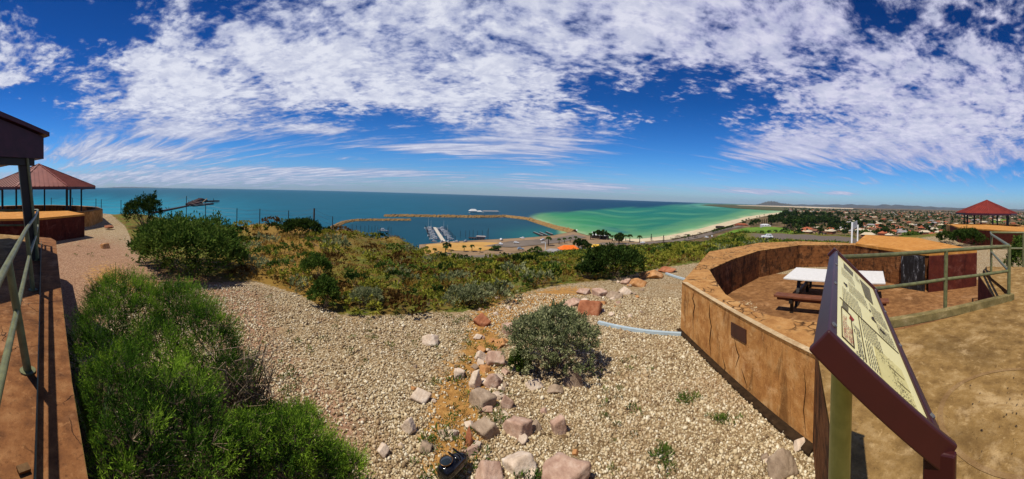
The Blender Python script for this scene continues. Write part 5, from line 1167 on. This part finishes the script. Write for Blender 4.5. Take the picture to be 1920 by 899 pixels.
mo = boat('motor_boat', 'white motor boat moored among others at the marina pontoon', 10.5, False, G1); sa = boat('sailing_boat', 'white sailing boat with bare mast moored at the marina pontoon', 11.5, True, G2)
um = us = False; rnd = random.Random(3)
for side_ in (-1, 1):
    for k in range(9):
        u = Lp * (.12 + .098 * k); q = p0 + pd * u + pn * side_ * rnd.uniform(8.2, 9.8); q.z = SEA; rz = pa + side_ * math.pi / 2 + (math.pi if rnd.random() < .4 else 0); s = rnd.uniform(.8, 1.2)
        if (side_, k) in ((1, 8), (1, 6), (-1, 6), (-1, 2)):
            if not us: sa.location = q; sa.rotation_euler = (0, 0, rz); us = True
            else: copy_thing(sa, q, rz, s)
        else:
            if not um: mo.location = q; mo.rotation_euler = (0, 0, rz); um = True
            else: copy_thing(mo, q, rz, s)
copy_thing(mo, gpr(719, 434.5), .3, 1.35, 'single white boat lying among the dark mooring piles near the hillside', 'lone boats in the harbour')
copy_thing(mo, gpr(942, 409.2), 0.2, .7, 'small white boat just inside the outer breakwater', 'lone boats in the harbour')
for k, (x, y) in enumerate([(814, 453.6), (829, 454.0), (840, 454.4), (855, 454.2), (872, 453.8)]):
    copy_thing(mo, gpr(x, y, LAND + .6), .2 + k, .62, 'small white boat hauled out on the shore by the marina pontoon', 'boats hauled out on the shore')
# mooring piles standing in the water
mp_ = MB().tube([(0, 0, -2), (0, 0, 9)], .22, 6).build('mooring_pile', M['pier_dark']); tag(mp_, 'thin dark mooring pile standing in the harbour water', 'pile', 'mooring piles in the harbour')
first = True
for x, y in [(676, 436), (684, 437), (691, 435), (697, 438), (703, 436), (708, 439), (713, 440), (727, 441), (729, 438), (733, 440), (863, 447), (873, 446), (880, 446), (887, 445), (895, 447), (904, 446), (913, 446), (660, 434), (668, 436)]:
    q = gpr(x, y)
    if first: mp_.location = q; first = False
    else: c_ = mp_.copy(); COL.objects.link(c_); c_.location = q
c_ = mp_.copy(); COL.objects.link(c_); c_.location = gpr(915, 450); c_.scale = (1.4, 1.4, 1.5); c_['label'] = 'taller dark post at the edge of the harbour beach'; c_['group'] = 'shore posts'
# boat ramp fingers and the dark dock
dk_ = thing('dock', 'dark timber dock with a shed roof on the harbour beach', 'dock', gpr(879, 449), 0); a0 = -(880 - 960) / F
MB().box((9, 3, 1.6), (19, 7, .5)).build('deck', M['pier_dark'], dk_); 
for k in range(6):
    for q in (.5, 5.5): MB().box((1 + k * 3.2, q, 0), (.5, .5, 3.2)).build('pile', M['pier_dark'], dk_)
mb = MB(); hip(mb, (14, 3), 6, 3, 3.6, 4.6, .8); mb.box((14, 3, 2.8), (10, 4, 1.8)); mb.build('shed', M['roof_grey'], dk_)
rp = thing('boat_ramp', 'slanted dark boat ramp jetties with white handrails in the harbour corner', 'boat ramp', (0, 0, 0))
for a, b in (((1018, 443), (1001, 436)), ((1026, 442), (1012, 436.5)), ((1036, 440.5), (1024, 435.5))):
    A_, B_ = gpr(*a, SEA + 1.2), gpr(*b, SEA + .8); MB().beam(A_, B_, 3.2, .7).build('jetty', M['pier_dark'], rp); MB().beam(A_ + Vector((0, 0, 1.3)), B_ + Vector((0, 0, 1.3)), .3, .3).build('handrail', M['boat_white'], rp)
# ruined ore jetty far left
rj = thing('ruined_jetty', 'collapsed rusty jetty wreck with a broken ramp lying out in the sea', 'jetty', (0, 0, 0))
for nm, pts, w, h, z in (('causeway', [(285, 400), (318, 393.5), (352, 386.5)], 7, 4, 1.2),):
    for a, b in zip(pts, pts[1:]): MB().beam(gpr(*a, SEA + z), gpr(*b, SEA + z), w, h).build(nm, M['rust'], rj)
def slabpx(nm, a, b, za, zb, w, h, mt): return MB().beam(gpr(a[0], a[1], SEA) + Vector((0, 0, za)), gpr(b[0], b[1], SEA) + Vector((0, 0, zb)), w, h).build(nm, mt, rj)
slabpx('broken_deck', (352, 386.5), (376, 383.5), 4, 16, 14, 6.5, M['rust']); slabpx('broken_deck', (375, 383.5), (386, 382.5), 17, 9, 14, 6.5, M['rust']); slabpx('broken_deck', (384, 382.5), (409, 380), 8, 5.5, 11, 5.5, M['rust'])
slabpx('broken_deck', (356, 387), (374, 385), 3, 8, 18, 7, M['rust']); slabpx('ramp', (375, 385), (388, 383), 2, 17.5, 3.0, 2.2, M['twig']); slabpx('broken_deck', (360, 387.5), (397, 383.8), 1.5, 2.5, 14, 6, M['black_steel']); slabpx('ramp', (358, 386), (366, 385.2), 7.5, 8.5, 3, 1.6, M['twig'])
rng2 = random.Random(8)
for k in range(16):
    x = rng2.uniform(354, 404); b = gpr(x, 386.5 - (x - 354) * .11); MB().tube([b - Vector((0, 0, 3)), b + Vector((rng2.uniform(-4, 4), rng2.uniform(-4, 4), rng2.uniform(6, 17)))], .9, 5).build('pile', M['rust'], rj)

# ------------------------------------------------------------------ cars
def car(name, label, paint, group=None, L_=4.8, H_=1.72):
    t = thing(name, label, 'car', (0, 0, 0), 0, group); W_ = .92
    side_ = [(-L_ / 2, .42), (-L_ / 2, .95), (-L_ * .40, 1.02), (-L_ * .36, H_), (L_ * .05, H_), (L_ * .20, 1.06), (L_ * .44, .95), (L_ / 2, .75), (L_ / 2, .42)]
    vs = [(x, -W_, z) for x, z in side_] + [(x, W_, z) for x, z in side_]; n = len(side_)
    for k in (3, 4): vs[k] = (vs[k][0], -W_ * .8, vs[k][2]); vs[n + k] = (vs[n + k][0], W_ * .8, vs[n + k][2])
    bevel(obj('body', vs, [tuple(range(n))[::-1], tuple(range(n, 2 * n))] + [(i, (i + 1) % n, n + (i + 1) % n, n + i) for i in range(n)], paint, t), .05)
    for s in (-1, 1):
        y0, y1 = s * (W_ * .985), s * (W_ * .84); z0, z1 = 1.08, H_ - .12
        for a, b, c_, d in ((-.37, -.13, -.13, -.345), (-.11, .165, .04, -.11)):
            obj('window', [(a * L_, y0, z0), (b * L_, y0, z0), (c_ * L_, y1 + s * .02, z1), (d * L_, y1 + s * .02, z1)], [(0, 1, 2, 3)], M['glass'], t)
    obj('windscreen', [(L_ * .19, -W_ * .8, 1.12), (L_ * .19, W_ * .8, 1.12), (L_ * .07, W_ * .7, H_ - .06), (L_ * .07, -W_ * .7, H_ - .06)], [(0, 1, 2, 3)], M['glass'], t).location = (.03, 0, .02)
    for x in (-.31, .31):
        for s in (-1, 1):
            w = MB().tube([(x * L_, s * .78, .35), (x * L_, s * .95, .35)], .36, 14).build('wheel', M['tyre'], t); MB().tube([(x * L_, s * .945, .35), (x * L_, s * .96, .35)], .2, 10).build('rim', M['wire'], w)
    for s in (-1, 1): MB().box((L_ / 2 - .03, s * .62, .78), (.12, .36, .16)).build('headlight', M['white'], t); MB().box((-L_ / 2 + .02, s * .74, .9), (.1, .2, .26)).build('tail_light', M['roof_red'], t)
    return t
suv = car('car', 'white four wheel drive parked on the tarmac turning place behind the emplacement', M['white'])
x, y, _ = col_at(1440, 151); suv.location = (x, y, zt(x, y) + .03); suv.rotation_euler = (0, 0, math.pi - (1440 - 960) / F + .15); suv.scale = (1.1, 1.1, 1.1)
carp = simple('silver_blue_paint', (.25, .32, .40), (.22, .28, .36), 1, .35, .5)
cb = car('car', 'blue grey car driving on the foreshore road near the orange roof', carp); cb.location = gpr(976, 468.5, LAND + .8); cb.rotation_euler = (0, 0, .2); cb.scale = (1.3,) * 3
for i, (x, y) in enumerate([(968, 456.5), (940, 450.5), (979, 447.8), (1017, 451), (939, 459), (1113, 437.3), (1081, 433.2), (1205, 456.5), (1335, 444), (1325, 446), (1445, 425), (1433, 425.5), (1427, 427)]):
    copy_thing(suv, gpr(x, y, LAND + .85), i * 1.3, 1.15, 'small white car parked far below on the foreshore', 'cars parked on the foreshore')

# ------------------------------------------------------------------ trees of the foreshore and the town
def fronds(mb, c, n, l, rnd):
    for k in range(n):
        a = 2 * math.pi * k / n + rnd.uniform(-.2, .2); e = rnd.uniform(-.1, .75); d = Vector((math.cos(a), math.sin(a), 0)); p = Vector(c); s = Vector((-d.y, d.x, 0)); pts = [p + d * l * u * math.cos(e) + Vector((0, 0, l * (u * math.sin(e) - .75 * u * u))) for u in (0, .35, .7, 1)]
        ws = [.10, .22, .18, .02]
        for i in range(3): mb.add([pts[i] - s * l * ws[i], pts[i] + s * l * ws[i], pts[i + 1] + s * l * ws[i + 1], pts[i + 1] - s * l * ws[i + 1]], [(0, 1, 2, 3)])
def palm(label, group):
    t = thing('palm_tree', label, 'palm', (0, 0, 0), 0, group); rnd = random.Random(4); MB().tube([(0, 0, -1), (.15, 0, 3), (0, .1, 6.4)], [.45, .34, .3], 7).build('trunk', M['bark'], t)
    mb = MB(); fronds(mb, (0, .1, 6.3), 22, 3.2, rnd); mb.build('crown', M['leaf_dark'], t); return t
def cone_pine(label, group):
    t = thing('pine_tree', label, 'tree', (0, 0, 0), 0, group); MB().tube([(0, 0, -1), (0, 0, 13)], [.5, .08], 6).build('trunk', M['bark'], t)
    rng = np.random.default_rng(6); n = 900; z = rng.uniform(1.5, 14, n); a = rng.uniform(0, 6.28, n); R_ = (14.3 - z) * .26 * (.75 + .25 * np.sin(z * 4)); rr = R_ * np.sqrt(rng.random(n)); p = np.stack([np.cos(a) * rr, np.sin(a) * rr, z], 1); d = np.stack([np.cos(a), np.sin(a), .25 + 0 * a], 1); s_ = np.stack([-np.sin(a), np.cos(a), 0 * a], 1)
    L = rng.uniform(.5, 1.1, n)[:, None]; v = np.stack([p, p + d * L * .5 - s_ * L * .35, p + d * L, p + d * L * .5 + s_ * L * .35], 1).reshape(-1, 3); obj('crown', v, np.arange(n * 4).reshape(-1, 4), M['pine'], t); return t
def tree(name, label, group, leaf, seed, H=8.0, wide=1.0):
    rng = np.random.default_rng(seed); t = thing(name, label, 'tree', (0, 0, 0), 0, group); rnd = random.Random(seed)
    L = [(0, 0, H * .6, H * .33 * wide, H * .33 * wide, H * .34)] + [(math.cos(a) * H * .22 * wide, math.sin(a) * H * .22 * wide, H * rnd.uniform(.42, .68), H * rnd.uniform(.16, .26) * wide, H * rnd.uniform(.16, .26) * wide, H * rnd.uniform(.16, .26)) for a in [rnd.uniform(0, 6.28) for _ in range(5)]]
    v, f = foliage(L, 900, H * .13, rng, elong=1.6, clump=14, wob=.3); obj('crown', v, f, leaf, t); mb = MB().tube([(0, 0, -1), (0, 0, H * .3), (.1, 0, H * .6)], [H * .04, H * .03, H * .015], 6)
    for k in range(3): e = Vector(L[k + 1][:3]); mb.tube([(0, 0, H * .28), tuple(e)], [H * .02, H * .007], 5)
    mb.build('trunk', M['bark'], t); return t
def place(proto, x, y, s, z=LAND + .3, rz=None, label=None, group=None):
    q = gpr(x, y, z); rz = random.uniform(0, 6.28) if rz is None else rz
    if not proto.get('placed'):
        proto['placed'] = 1; proto.location = q; proto.rotation_euler = (0, 0, rz); proto.scale = (s, s, s)
        if label: proto['label'] = label
        if group: proto['group'] = group
        return proto
    c_ = copy_thing(proto, q, rz, s, label, group); return c_
pm = palm('palm tree among others along the foreshore road and beach', 'palm trees along the foreshore')
for x, y, s in [(870, 472, .8), (885, 472, .9), (835, 476, 1), (1028, 461, 1.4), (1048, 458, .9), (1058, 456.5, .9), (1069, 455, .9), (1079, 453, .9), (1107, 449.5, 1.15), (1148, 452, 1.0), (1156, 452, 1.1), (1173, 452, 1.1), (1181, 454, 1.35), (1199, 455, 1.25), (800, 474, .8), (815, 478, .8), (900, 474, .6), (1291, 449, 1.0), (1284, 452, .9),
                (1392, 419, 1.3), (1399, 416.5, 1.3), (1404, 414, 1.2), (1419, 410.5, 1.2), (1424, 409, 1.2), (1433, 406, 1.2), (1371, 445, 1.1), (1386, 446, 1.3), (1400, 446, 1.1), (1413, 445.5, 1.2), (1428, 445, 1.5), (1442, 444, 1.5), (1454, 443, 1.5), (1465, 442.5, 1.4), (1473, 443, 1.3)]: place(pm, x, y, s)
cp = cone_pine('dark conical pine tree standing by the beach and park', 'pine trees by the beach')
for x, y, s in [(1221, 452, .62), (1244, 455, .62), (1441, 420, 1.2), (1437, 421, 1.0), (1433, 420.5, .95), (1429, 421.5, .9), (1424, 420, .8), (1444, 420, .8), (1537, 398.5, 2.0), (1555, 398, 2.2), (1475, 404, 1.4), (1478, 405, 1.6), (1641, 402, 2.2), (1706, 402.5, 2.6), (1747, 404, 2.4), (1778, 405, 2.6)]: place(cp, x, y, s)
dm = thing('palm_clump', 'big dark clump of fan palms on the ochre yard by the harbour', 'palm', gpr(927, 470, LAND + .4)); mb = MB(); rnd = random.Random(12)
for q in range(7): fronds(mb, (rnd.uniform(-4, 4), rnd.uniform(-2, 2), rnd.uniform(1, 5.5)), 16, 3.4, rnd)
mb.build('crown', M['leaf_dark'], dm); MB().tube([(0, 0, -1), (0, 0, 5)], [.6, .3], 6).build('trunk', M['bark'], dm)
gt = [tree('town_tree', 'dark leafy tree among the houses and parks of the town', 'dark trees of the town', M['leaf_dark'], 40 + k, 8.5, 1 + .15 * k) for k in range(3)] + [tree('town_tree', 'olive green tree among the houses of the town', 'olive trees of the town', M['leaf_olive'], 45 + k, 7.5, 1.1) for k in range(2)]
rnd = random.Random(21); nt_ = 0
def tplace(x, y, s, dark=.7): s *= 1.35; return place(gt[rnd.randrange(3) if rnd.random() < dark else 3 + rnd.randrange(2)], x, y, s)
for k in range(95):                                  # the dark wood behind the park
    x = rnd.gauss(1508, 34); x = min(max(x, 1446), 1580); y = rnd.uniform(405, 429) if x > 1465 else rnd.uniform(412, 424)
    tplace(x, y, rnd.uniform(1.3, 2.0) * (1.0 if y > 412 else 1.3), .95)
for x, y, s in [(1412, 424, 1.2), (1418, 422, 1.2), (1408, 427, 1.0), (1422, 421, 1.1), (1395, 421.5, .7), (1120, 449, 1.0), (1126, 449, .9), (1131, 449.5, 1.0), (1140, 449, .7), (1160, 461, 1.0), (1161, 458, 1.1), (1085, 471, 1.0), (1092, 470, .9), (1100, 474, .8), (1500, 448, 1.0), (1496, 447, 1.1), (1537, 440, 1.0), (1541, 439, .9), (1600, 428, 1.6), (1612, 430, 1.7), (1606, 420, 1.8), (1622, 424, 1.5), (838, 470, .6), (1006, 474, .5)]: tplace(x, y, s, .9)
for k in range(14): tplace(1336 + k * 2.8, 438 - k * .75, .55, .5)
for k in range(120):
    y = 396 + 46 * rnd.random() ** 1.3; x = rnd.uniform(1465 if y < 404 else 1520, 1795); 
    if y > 446 - max(0, 1640 - x) * .05: continue
    tplace(x, y, rnd.uniform(.7, 1.35) * (1.25 if y < 406 else 1), .65)
P_, S_ = [], []
for k in range(2600):
    y = hor(1650) + 5.2 + (14 if k < 1500 else 46) * rnd.random() ** 1.6; x = rnd.uniform(1470, 1930); q = gp(x, y + (hor(x) - hor(1650)), LAND + .5); P_.append(q); S_.append(rnd.uniform(2.5, 6.0) * (1 + math.hypot(q[0], q[1]) / 6000))
scatter('distant_trees', P_, S_, M['leaf_dark'], 12, 1.0, 31, .8, 1.6)
# ------------------------------------------------------------------ buildings of the foreshore
def building(name, label, x, y, L_, Wd, wall_h, roof_h, roofm, wallm, rz, cat='building', group=None, z=LAND + .6, ridge=.5, wins=True):
    t = thing(name, label, cat, gpr(x, y, z), rz, group)
    MB().box((0, 0, wall_h / 2 - .5), (L_ * .93, Wd * .93, wall_h + 1)).build('wall', wallm, t)
    mb = MB(); hip(mb, (0, 0), L_ / 2, Wd / 2, wall_h, wall_h + roof_h, ridge); mb.build('roof', roofm, t)
    if wins:
        for s in (-1, 1):
            for k in (-.3, 0, .3): MB().box((k * L_, s * Wd * .466, wall_h * .55), (L_ * .12, .12, wall_h * .4)).build('window', M['glass'], t)
    return t
building('orange_roofed_building', 'low building with a bright orange hipped roof beside the foreshore road', 1066, 472, 19, 12, 2.6, 3.4, M['roof_orange'], M['house_wall'], .1)
building('shed', 'white walled shed with a grey roof by the street lamp', 1038, 477.5, 14, 8, 3, 2.0, M['roof_grey'], M['white'], -.35)
building('yellow_roofed_building', 'small building with a pale yellow roof behind the big dome shaped bush', 1099, 468.5, 9, 7, 2.2, 1.8, M['roof_yellow'], M['white'], .15)
building('yellow_roofed_building', 'building with a strong yellow roof next to the pale yellow one', 1118, 467, 12, 8, 2.6, 2.0, M['roof_yellow'], M['white'], .15)
building('beach_kiosk', 'dark kiosk with a white roof among trees at the harbour end of the beach', 1118, 446, 14, 8, 3.5, 1.5, M['boat_white'], M['pier_dark'], .1)
building('beach_kiosk', 'second dark kiosk with a flat white roof beside the first on the beach', 1132, 446.8, 12, 8, 3.2, 1.0, M['boat_white'], M['pier_dark'], .1)
building('beach_kiosk', 'small white hut between palms at the start of the beach', 1157, 447.3, 6, 5, 2.6, 1.2, M['white'], M['white'], .1)
building('red_roofed_hall', 'long low dark red building on the beach side of the park', 1390, 423.5, 30, 9, 3, 2, M['roof_terracotta'], M['brick_wall'], -.5)
building('white_hall', 'white and blue roofed building in front of the conical pines', 1434, 424, 22, 10, 3, 1.6, M['white'], M['white'], -.3)
t = building('pier_shelter', 'flat roofed shelter on posts standing on the beach', 1350, 428.5, 18, 6, 4.2, .8, M['pier_dark'], M['pier_dark'], -.4, wins=False)
for i, (x, y) in enumerate([(1262, 448), (1270, 446.5), (1278, 445), (1287, 444), (1295, 443), (1312, 440), (1322, 437), (1303, 446)]):
    s_ = thing('beach_shelter', 'small dark beach shelter with a pale roof among others on the sand', 'shelter', gpr(x, y, LAND + .5), i * .7, 'beach shelters on the sand')
    mb = MB(); hip(mb, (0, 0), 4, 3, 2.4, 3.3, .3); mb.build('roof', M['pier_dark'] if i % 2 else M['roof_cream'], s_); 
    for a in (-2.6, 2.6):
        for b in (-2, 2): MB().box((a, b, 1), (.3, .3, 3)).build('post', M['pier_dark'], s_)
# street lamp
q = gpr(1022, 484, LAND + .6); sl_ = thing('street_lamp', 'tall white street lamp beside the foreshore road', 'street lamp', q); hl = (484 - 455) / F * math.hypot(q.x, q.y)
MB().tube([(0, 0, -1), (0, 0, hl)], [.45, .28], 8).build('pole', M['white'], sl_); MB().tube([(0, 0, hl), (-1.2, 0, hl + .3), (-2.6, 0, hl + .2)], .25, 6).build('arm', M['white'], sl_); MB().box((-2.9, 0, hl + .1), (1.8, .8, .45)).build('lamp_head', M['white'], sl_)

# ------------------------------------------------------------------ houses of the town
protos = []
for q, (rn, rm_, wm) in enumerate((('terracotta', 'roof_terracotta', 'house_wall'), ('brown', 'roof_brown', 'house_wall'), ('cream', 'roof_cream', 'brick_wall'), ('grey', 'roof_grey', 'house_wall'), ('orange red', 'roof_terracotta', 'brick_wall'))):
    mb = MB(); mb.box((0, 0, 1), (15, 9.4, 4)); mb.box((4.5, -5, 1), (6, 4, 4)); hip(mb, (0, 0), 8.4, 5.6, 3, 5.6, .5, 1); hip(mb, (4.5, -5.5), 3.7, 3.2, 2.98, 4.9, .05, 1)
    for k in (-5, -1.5, 2): mb.box((k, -4.72, 1.7), (1.6, .1, 1.2), 0, 2)
    for k in (-5, 0, 5): mb.box((k, 4.72, 1.7), (1.6, .1, 1.2), 0, 2)
    o = mb.build('house', [M[wm], M[rm_], M['glass']]); tag(o, 'single storey house with a %s roof among the streets of the town' % rn, 'house', '%s roofed houses of the town' % rn); protos.append(o)
rnd = random.Random(33); cnt = 0; spots = []
while cnt < 270:
    y = 397 + 48 * rnd.random() ** 1.25; x = rnd.uniform(1470, 1915)
    if x < 1585 and y < 428 and rnd.random() < .93: continue
    if y > 447 - max(0, 1660 - x) * .05 or (x < 1500 and y > 430): continue
    q = gpr(x, y, LAND + .5)
    if any((q - a).length < 15 for a in spots): continue
    spots.append(q); k = rnd.choices(range(5), [3, 2.2, 3, 1.6, 1.5])[0]; p = protos[k]
    c_ = p if not p.get('placed') else p.copy()
    if c_ is p: p['placed'] = 1
    else: COL.objects.link(c_)
    c_.location = q; c_.rotation_euler = (0, 0, rnd.choice((.35, .35 + math.pi / 2, .35 + math.pi)) + rnd.uniform(-.1, .1)); s = rnd.uniform(1.0, 1.45) * (1.25 if y < 405 else 1); c_.scale = (s, s, s); cnt += 1
mb = MB()
for k in range(420):
    x = rnd.uniform(1480, 1930); y = hor(x) + 5.0 + 8 * rnd.random(); q = gpr(x, y, LAND + .5); a = rnd.uniform(6, 12); hb = MB(); b = len(mb.v)
    mb.box((q.x, q.y, q.z + 1.5), (a * 1.8, a * 1.3, 4), .3, 0); hip(mb, (q.x, q.y), a, a * .7, q.z + 3.5, q.z + 6.5, .5, rnd.choice((1, 1, 2, 2, 3)))
tag(mb.build('distant_houses', [M['house_wall'], M['roof_terracotta'], M['roof_cream'], M['roof_grey']]), kind='stuff')

# ------------------------------------------------------------------ the air
hz = MB().box((0, 0, 200), (64000, 64000, 514)).build('haze', None); tag(hz, kind='stuff')
m = bpy.data.materials.new('air'); m.use_nodes = True; nt = m.node_tree; nt.nodes.clear()
pv = nt.nodes.new('ShaderNodeVolumePrincipled'); pv.inputs['Color'].default_value = (.48, .70, 1.0, 1); pv.inputs['Density'].default_value = 1.6e-5; pv.inputs['Anisotropy'].default_value = .2
mo_ = nt.nodes.new('ShaderNodeOutputMaterial'); nt.links.new(pv.outputs[0], mo_.inputs['Volume']); hz.data.materials.append(m)
